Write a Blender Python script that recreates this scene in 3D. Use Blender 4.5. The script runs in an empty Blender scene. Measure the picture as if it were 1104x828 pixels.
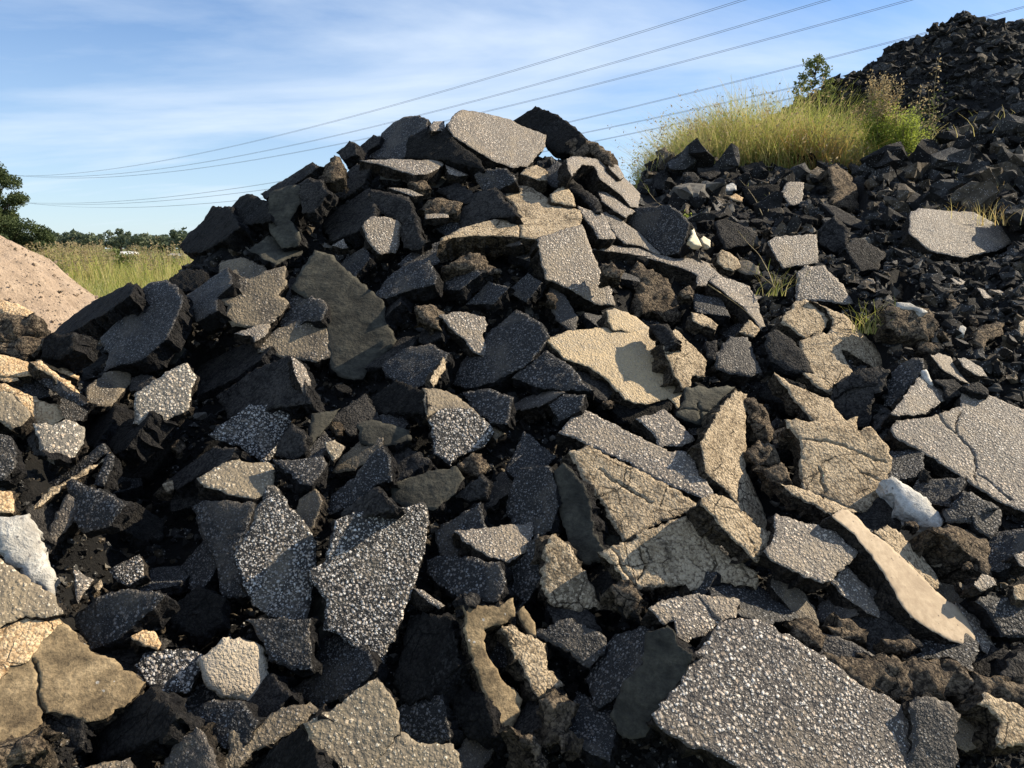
# Pile of broken asphalt slabs under a blue sky
import bpy, bmesh, math, random
import numpy as np
from mathutils import Vector, Matrix, noise
from mathutils.geometry import delaunay_2d_cdt

FAST = globals().get('FAST_BUILD', False)
scene = bpy.context.scene
COL = scene.collection
R = math.radians

# ------------------------------------------------------------------ camera
CAM = Vector((0.0, 0.0, 1.6)); PITCH = R(9.6); FPX = 866.0
cam_d = bpy.data.cameras.new('camera'); cam_o = bpy.data.objects.new('camera', cam_d)
COL.objects.link(cam_o); cam_o.location = CAM
cam_o.rotation_euler = (R(90) - PITCH, 0, 0)
cam_d.sensor_width = 36.0; cam_d.lens = FPX / 1104 * 36.0
cam_d.clip_start = 0.05; cam_d.clip_end = 5000
scene.camera = cam_o
UP = Vector((0, math.sin(PITCH), math.cos(PITCH)))
FW = Vector((0, math.cos(PITCH), -math.sin(PITCH)))

def ray(px, py):
    return Vector(((px - 552) / FPX, 0, 0)) + UP * (-(py - 414) / FPX) + FW

def at(px, py, D):
    d = ray(px, py)
    return CAM + d * (D / d.y)

def project(p):
    q = Vector(p) - CAM
    w = q.dot(FW)
    return 552 + FPX * q.x / w, 414 - FPX * q.dot(UP) / w

# ------------------------------------------------------------------ bookkeeping
def tag(o, label=None, cat=None, group=None, kind=None):
    if label: o['label'] = label
    if cat: o['category'] = cat
    if group: o['group'] = group
    if kind: o['kind'] = kind
    return o

def link_mesh(name, verts, faces, mats, parent=None, loc=(0, 0, 0), smooth=False, midx=None):
    me = bpy.data.meshes.new(name)
    me.from_pydata([tuple(v) for v in verts] if not isinstance(verts, np.ndarray) else verts.tolist(), [], faces)
    for m in (mats if isinstance(mats, (list, tuple)) else [mats]):
        me.materials.append(m)
    if midx is not None:
        me.polygons.foreach_set('material_index', midx)
    if smooth:
        me.polygons.foreach_set('use_smooth', [True] * len(me.polygons))
    me.update()
    o = bpy.data.objects.new(name, me); COL.objects.link(o)
    o.location = loc
    if parent: o.parent = parent
    return o

def fast_mesh(name, V, F, mat, k=3, smooth=False, midx=None, mats=None, parent=None):
    """V (n,3) float, F (m,k) int arrays."""
    me = bpy.data.meshes.new(name)
    V = np.ascontiguousarray(V, dtype=np.float32); F = np.ascontiguousarray(F, dtype=np.int32)
    me.vertices.add(len(V)); me.vertices.foreach_set('co', V.ravel())
    me.loops.add(F.size); me.loops.foreach_set('vertex_index', F.ravel())
    me.polygons.add(len(F))
    me.polygons.foreach_set('loop_start', np.arange(0, F.size, k, dtype=np.int32))
    me.polygons.foreach_set('loop_total', np.full(len(F), k, dtype=np.int32))
    for m in (mats or [mat]): me.materials.append(m)
    if midx is not None: me.polygons.foreach_set('material_index', np.asarray(midx, dtype=np.int32))
    me.polygons.foreach_set('use_smooth', np.full(len(F), bool(smooth)))
    me.update(calc_edges=True); me.validate()
    o = bpy.data.objects.new(name, me); COL.objects.link(o)
    if parent: o.parent = parent
    return o

def empty(name, loc):
    o = bpy.data.objects.new(name, None); COL.objects.link(o); o.location = loc
    o.empty_display_size = 0.1
    return o

# ------------------------------------------------------------------ materials
class NT:
    def __init__(self, name):
        self.m = bpy.data.materials.new(name); self.m.use_nodes = True
        self.t = self.m.node_tree; self.t.nodes.clear()
        self.out = self.n('ShaderNodeOutputMaterial')
        self.b = self.n('ShaderNodeBsdfPrincipled')
        self.l(self.b.outputs[0], self.out.inputs[0])
    def n(self, typ, **kw):
        nd = self.t.nodes.new(typ)
        for k, v in kw.items(): setattr(nd, k, v)
        return nd
    def l(self, a, b): self.t.links.new(a, b)
    def coord(self, rnd=True):
        tc = self.n('ShaderNodeTexCoord')
        if not rnd: return tc.outputs['Object']
        oi = self.n('ShaderNodeObjectInfo')
        mu = self.n('ShaderNodeMath', operation='MULTIPLY'); mu.inputs[1].default_value = 37.0
        self.l(oi.outputs['Random'], mu.inputs[0])
        va = self.n('ShaderNodeVectorMath', operation='ADD')
        self.l(tc.outputs['Object'], va.inputs[0]); self.l(mu.outputs[0], va.inputs[1])
        return va.outputs[0]
    def noise(self, vec, scale, detail=4, rough=.6, dist=0):
        nd = self.n('ShaderNodeTexNoise'); nd.inputs['Scale'].default_value = scale
        nd.inputs['Detail'].default_value = detail; nd.inputs['Roughness'].default_value = rough
        nd.inputs['Distortion'].default_value = dist
        self.l(vec, nd.inputs['Vector']); return nd.outputs['Fac']
    def vor(self, vec, scale, feature='F1', rnd=1.0):
        nd = self.n('ShaderNodeTexVoronoi', feature=feature); nd.inputs['Scale'].default_value = scale
        nd.inputs['Randomness'].default_value = rnd
        self.l(vec, nd.inputs['Vector']); return nd
    def ramp(self, fac, stops, interp='LINEAR'):
        nd = self.n('ShaderNodeValToRGB'); nd.color_ramp.interpolation = interp
        e = nd.color_ramp.elements
        while len(e) < len(stops): e.new(0.5)
        for i, (p, c) in enumerate(stops):
            e[i].position = p
            e[i].color = (c, c, c, 1) if isinstance(c, (int, float)) else (*c, 1)
        self.l(fac, nd.inputs[0]); return nd.outputs[0]
    def mix(self, fac, a, b, typ='MIX'):
        nd = self.n('ShaderNodeMix', data_type='RGBA', blend_type=typ)
        for s, v in ((0, fac), (6, a), (7, b)):
            if isinstance(v, bpy.types.NodeSocket): self.l(v, nd.inputs[s])
            elif s == 0: nd.inputs[s].default_value = v
            else: nd.inputs[s].default_value = (*v, 1)
        return nd.outputs[2]
    def math(self, op, a, b=None, clamp=False):
        nd = self.n('ShaderNodeMath', operation=op, use_clamp=clamp)
        for s, v in ((0, a), (1, b)):
            if v is None: continue
            if isinstance(v, bpy.types.NodeSocket): self.l(v, nd.inputs[s])
            else: nd.inputs[s].default_value = v
        return nd.outputs[0]
    def bump(self, h, strength, dist, prev=None):
        nd = self.n('ShaderNodeBump'); nd.inputs['Strength'].default_value = strength
        nd.inputs['Distance'].default_value = dist
        self.l(h, nd.inputs['Height'])
        if prev is not None: self.l(prev, nd.inputs['Normal'])
        return nd.outputs[0]
    def done(self, col, rough=.85, normal=None, spec=.3):
        if isinstance(col, bpy.types.NodeSocket): self.l(col, self.b.inputs['Base Color'])
        else: self.b.inputs['Base Color'].default_value = (*col, 1)
        if isinstance(rough, bpy.types.NodeSocket): self.l(rough, self.b.inputs['Roughness'])
        else: self.b.inputs['Roughness'].default_value = rough
        self.b.inputs['Specular IOR Level'].default_value = spec
        if normal is not None: self.l(normal, self.b.inputs['Normal'])
        return self.m

def agg_mat(name, base0, base1, peb0, peb1, dens=.6, scale=62, dust=None, dustamt=.3, bump=.8, size=.36, spec=.4):
    """pavement: stone pebbles of two sizes set in a bituminous matrix, with dust patches"""
    g = NT(name); v = g.coord()
    nz = g.noise(v, 9, 5, .6); fine = g.noise(v, 160, 3, .7)
    base = g.ramp(nz, [(.3, base0), (.7, base1)])
    base = g.mix(g.math('MULTIPLY', fine, .6), base, tuple(min(1, c * 2.2) for c in base1))
    wob = g.n('ShaderNodeVectorMath', operation='ADD')
    wn = g.n('ShaderNodeTexNoise'); wn.inputs['Scale'].default_value = 120; g.l(v, wn.inputs['Vector'])
    ws = g.n('ShaderNodeVectorMath', operation='SCALE'); ws.inputs['Scale'].default_value = .009
    g.l(wn.outputs['Color'], ws.inputs[0]); g.l(v, wob.inputs[0]); g.l(ws.outputs[0], wob.inputs[1])
    wear = g.noise(v, 7, 4, .6)
    col = base; H = None
    for sc, dn, sz in ((scale, dens, size), (scale * 2.1, dens * .8, size * .95)):
        vo = g.vor(wob.outputs[0], sc)
        sep = g.n('ShaderNodeSeparateColor'); g.l(vo.outputs['Color'], sep.inputs[0])
        big = g.math('MULTIPLY', g.math('ADD', g.math('MULTIPLY', sep.outputs[2], .7), .5), sz)
        inside = g.ramp(g.math('SUBTRACT', big, vo.outputs['Distance']), [(0.0, 0.0), (.08, 1.0)])
        pick = g.math('LESS_THAN', sep.outputs[0], g.math('ADD', dn - .55, g.math('MULTIPLY', wear, 1.1)))
        m = g.math('MULTIPLY', inside, pick)
        pc = g.ramp(sep.outputs[1], [(0, peb0), (.55, tuple((a + b) / 2 for a, b in zip(peb0, peb1))), (1, peb1)])
        warm = g.mix(g.ramp(sep.outputs[2], [(.55, 0.0), (1.0, .6)]), pc, tuple(c * k for c, k in zip(peb1, (.62, .49, .37))))
        col = g.mix(m, col, warm)
        dome = g.math('SUBTRACT', 1.0, g.math('MULTIPLY', vo.outputs['Distance'], 1.3))
        h = g.math('MULTIPLY', dome, g.math('ADD', g.math('MULTIPLY', m, .6), .4))
        H = h if H is None else g.math('ADD', g.math('MULTIPLY', H, 1.0), g.math('MULTIPLY', h, .4))
    if dust:
        dm = g.ramp(g.noise(v, 4.5, 6, .65, .4), [(.62 - dustamt * .45, 0.0), (.72 - dustamt * .3, 1.0)])
        dm = g.math('MULTIPLY', dm, g.ramp(g.noise(v, 70, 3, .7), [(.35, .35), (.62, .95)]))
        col = g.mix(dm, col, dust)
    H2 = g.math('ADD', H, g.math('MULTIPLY', g.noise(v, 30, 5, .7), .45))
    nb = g.bump(H2, bump, .011)
    rg = g.ramp(g.noise(v, 90, 2), [(.3, .55), (.7, .9)])
    return g.done(col, rg, nb, spec)

def rough_mat(name, c0, c1, c2, speck=None, sdens=.25, scale=9, bump=1.0, sscale=75, bdist=.02, stretch=None, spec=.25):
    """broken or soiled surface: fractal colour, grit bump, a few embedded stones"""
    g = NT(name); v = g.coord()
    if stretch:
        mp = g.n('ShaderNodeMapping'); mp.inputs['Scale'].default_value = stretch
        g.l(v, mp.inputs[0]); vv = mp.outputs[0]
    else: vv = v
    n1 = g.noise(vv, scale, 8, .68, .3); n2 = g.noise(v, scale * 9, 4, .7)
    col = g.ramp(n1, [(.3, c0), (.5, c1), (.68, c2)])
    col = g.mix(g.ramp(n2, [(.35, .55), (.6, 0.0)]), col, c0)
    H = g.math('ADD', g.math('MULTIPLY', n1, 1.4), g.math('MULTIPLY', n2, .6))
    if speck:
        vo = g.vor(v, sscale)
        sep = g.n('ShaderNodeSeparateColor'); g.l(vo.outputs['Color'], sep.inputs[0])
        m = g.math('MULTIPLY', g.math('LESS_THAN', vo.outputs['Distance'], .34), g.math('LESS_THAN', sep.outputs[0], sdens))
        col = g.mix(m, col, g.mix(sep.outputs[1], tuple(c * .45 for c in speck), speck))
        H = g.math('ADD', H, g.math('MULTIPLY', m, .25))
    return g.done(col, .9, g.bump(H, bump, bdist), spec)

def grit_mat(name, c0, c1, c2, scale=10, bump=1.0):
    """crumbly broken face: packed grains of uneven size, dark pits and a web of hairline cracks"""
    g = NT(name); v = g.coord()
    big = g.noise(v, scale * .5, 5, .6, .3); n1 = g.noise(v, scale * 2, 8, .72, .2); n2 = g.noise(v, 150, 3, .7)
    va = g.n('ShaderNodeVectorMath', operation='ADD'); sc = g.n('ShaderNodeVectorMath', operation='SCALE'); sc.inputs['Scale'].default_value = .016
    wn = g.n('ShaderNodeTexNoise'); wn.inputs['Scale'].default_value = 70; g.l(v, wn.inputs['Vector'])
    g.l(wn.outputs['Color'], sc.inputs[0]); g.l(v, va.inputs[0]); g.l(sc.outputs[0], va.inputs[1])
    vo = g.vor(va.outputs[0], 85); sep = g.n('ShaderNodeSeparateColor'); g.l(vo.outputs['Color'], sep.inputs[0])
    grain = g.math('SUBTRACT', 1.0, g.math('MULTIPLY', vo.outputs['Distance'], 1.25))
    tone = g.math('ADD', g.math('MULTIPLY', n1, .55), g.math('ADD', g.math('MULTIPLY', big, .35), g.math('MULTIPLY', sep.outputs[0], .16)))
    col = g.ramp(tone, [(.33, c0), (.45, c1), (.61, c2)])
    stain = g.math('MULTIPLY', g.ramp(g.noise(v, 3.2, 6, .65, .5), [(.55, 0.0), (.62, 1.0)]), .7)
    stone = g.mix(g.ramp(sep.outputs[1], [(.45, 0.0), (.9, 1.0)]), tuple(c * .30 for c in c1), tuple(min(1, c * 1.05 + .03) for c in c2))
    col = g.mix(stain, col, stone)
    pit = g.ramp(g.math('ADD', g.math('MULTIPLY', grain, .5), g.math('MULTIPLY', n2, .5)), [(.27, .7), (.40, 0.0)])
    col = g.mix(pit, col, c0)
    cw = g.vor(va.outputs[0], 7, 'DISTANCE_TO_EDGE')
    web = g.math('MULTIPLY', g.ramp(cw.outputs['Distance'], [(0.0, 1.0), (.022, 0.0)]), g.ramp(g.noise(v, 5, 3), [(.48, 0.0), (.58, 1.0)]))
    col = g.mix(web, col, tuple(c * .5 for c in c0))
    H = g.math('ADD', g.math('MULTIPLY', grain, .55), g.math('ADD', g.math('MULTIPLY', n1, 1.5), g.math('MULTIPLY', n2, .35)))
    H = g.math('SUBTRACT', H, g.math('MULTIPLY', web, 1.2))
    return g.done(col, .92, g.bump(H, bump, .020), .2)

M = {}
M['agg']     = agg_mat('dark_pebbled_asphalt', (.005, .0048, .0048), (.012, .0115, .011), (.026, .026, .027), (.30, .30, .30), .80, 74, dust=(.10, .085, .066), dustamt=.22, size=.46, bump=1.0)
M['aggc']    = agg_mat('coarse_white_pebbled_asphalt', (.010, .009, .008), (.026, .024, .022), (.13, .126, .12), (.84, .82, .78), .90, 70, dust=(.17, .145, .11), dustamt=.16, size=.50, bump=1.1)
M['light']   = agg_mat('pale_weathered_asphalt', (.055, .047, .039), (.11, .094, .077), (.15, .135, .12), (.80, .74, .65), .86, 74, dust=(.27, .218, .155), dustamt=.26, size=.48, bump=1.0)
M['lightc']  = agg_mat('bright_weathered_asphalt', (.07, .062, .052), (.14, .125, .10), (.24, .215, .18), (.85, .78, .66), .82, 60, dust=(.36, .29, .20), dustamt=.12, size=.48)
M['pebble']  = agg_mat('worn_pebbled_road_surface', (.028, .024, .021), (.062, .053, .046), (.11, .10, .093), (.80, .76, .70), .86, 66, dust=(.18, .145, .105), dustamt=.22, size=.48, bump=1.1)
M['tanagg']  = agg_mat('tan_stained_pebbled_asphalt', (.085, .068, .046), (.16, .13, .09), (.22, .19, .14), (.78, .72, .58), .55, 58, dust=(.24, .19, .12), dustamt=.3, size=.42)
M['yellow']  = agg_mat('yellow_dusted_asphalt', (.12, .09, .055), (.27, .21, .13), (.26, .22, .165), (.72, .66, .54), .78, 78, dust=(.50, .375, .215), dustamt=.55, size=.46)
M['dusty']   = agg_mat('dust_covered_asphalt', (.018, .016, .013), (.05, .041, .030), (.10, .085, .07), (.52, .48, .42), .6, 70, dust=(.23, .18, .115), dustamt=.5, size=.42)
M['fineagg'] = agg_mat('rough_dark_fine_asphalt', (.014, .012, .011), (.042, .037, .032), (.07, .064, .058), (.36, .34, .31), .6, 90, dust=(.13, .105, .078), dustamt=.25, size=.42)
M['fine']    = grit_mat('smooth_dark_grey_asphalt', (.007, .0065, .006), (.024, .022, .021), (.066, .060, .053), 7, .8)
M['black']   = grit_mat('fresh_black_asphalt', (.0035, .0032, .003), (.0095, .0088, .008), (.030, .027, .023), 7, 1.0)
M['mud']     = rough_mat('olive_mud_smeared_asphalt', (.014, .014, .012), (.062, .058, .045), (.11, .102, .076), None, 0, 5, .8, 80, .014, (1, 1.8, 1))
M['mudlit']  = rough_mat('tan_mud_smeared_asphalt', (.05, .036, .022), (.25, .185, .105), (.43, .325, .19), (.6, .56, .5), .05, 7, .7, 60, .014, (1, 1.5, 1))
M['tan']     = grit_mat('tan_soiled_asphalt_underside', (.080, .058, .038), (.33, .255, .165), (.55, .44, .30), 9, .8)
M['tansmooth'] = rough_mat('smooth_tan_dusted_pavement', (.27, .205, .14), (.42, .335, .235), (.47, .38, .275), (.2, .16, .12), .04, 4, .45, 90, .008)
M['orange']  = grit_mat('orange_clay_dusted_asphalt', (.22, .13, .065), (.52, .35, .19), (.66, .50, .31), 8, .6)
M['brown']   = grit_mat('brown_broken_asphalt_face', (.010, .008, .007), (.070, .053, .038), (.24, .185, .125), 12)
M['cream']   = rough_mat('cream_limestone', (.62, .54, .38), (.74, .66, .48), (.80, .73, .57), None, 0, 6, .4)
M['white']   = rough_mat('white_concrete', (.26, .24, .21), (.52, .50, .45), (.68, .66, .61), (.30, .28, .26), .08, 5, .9, 60, .02)
M['pale']    = agg_mat('pale_sandy_concrete', (.15, .13, .105), (.28, .24, .19), (.25, .225, .185), (.66, .60, .50), .8, 74, dust=(.46, .37, .255), dustamt=.35, size=.46)
M['side']    = grit_mat('broken_asphalt_edge', (.004, .004, .004), (.018, .015, .012), (.065, .052, .039), 16)
M['sidetan'] = grit_mat('soil_stained_broken_edge', (.006, .005, .004), (.040, .031, .022), (.14, .108, .072), 14)
M['sideblk'] = grit_mat('fresh_black_broken_edge', (.003, .003, .004), (.009, .009, .010), (.026, .024, .023), 16)
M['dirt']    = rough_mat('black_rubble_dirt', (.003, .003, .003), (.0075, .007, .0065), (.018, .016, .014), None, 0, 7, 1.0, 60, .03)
SIDE = {'tan': 'sidetan', 'yellow': 'sidetan', 'orange': 'sidetan', 'brown': 'sidetan', 'dusty': 'side', 'tansmooth': 'side', 'mudlit': 'sidetan',
        'black': 'sideblk', 'fine': 'sideblk', 'agg': 'sideblk', 'aggc': 'side', 'mud': 'sideblk', 'cream': 'cream', 'white': 'white', 'pale': 'pale'}

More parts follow.
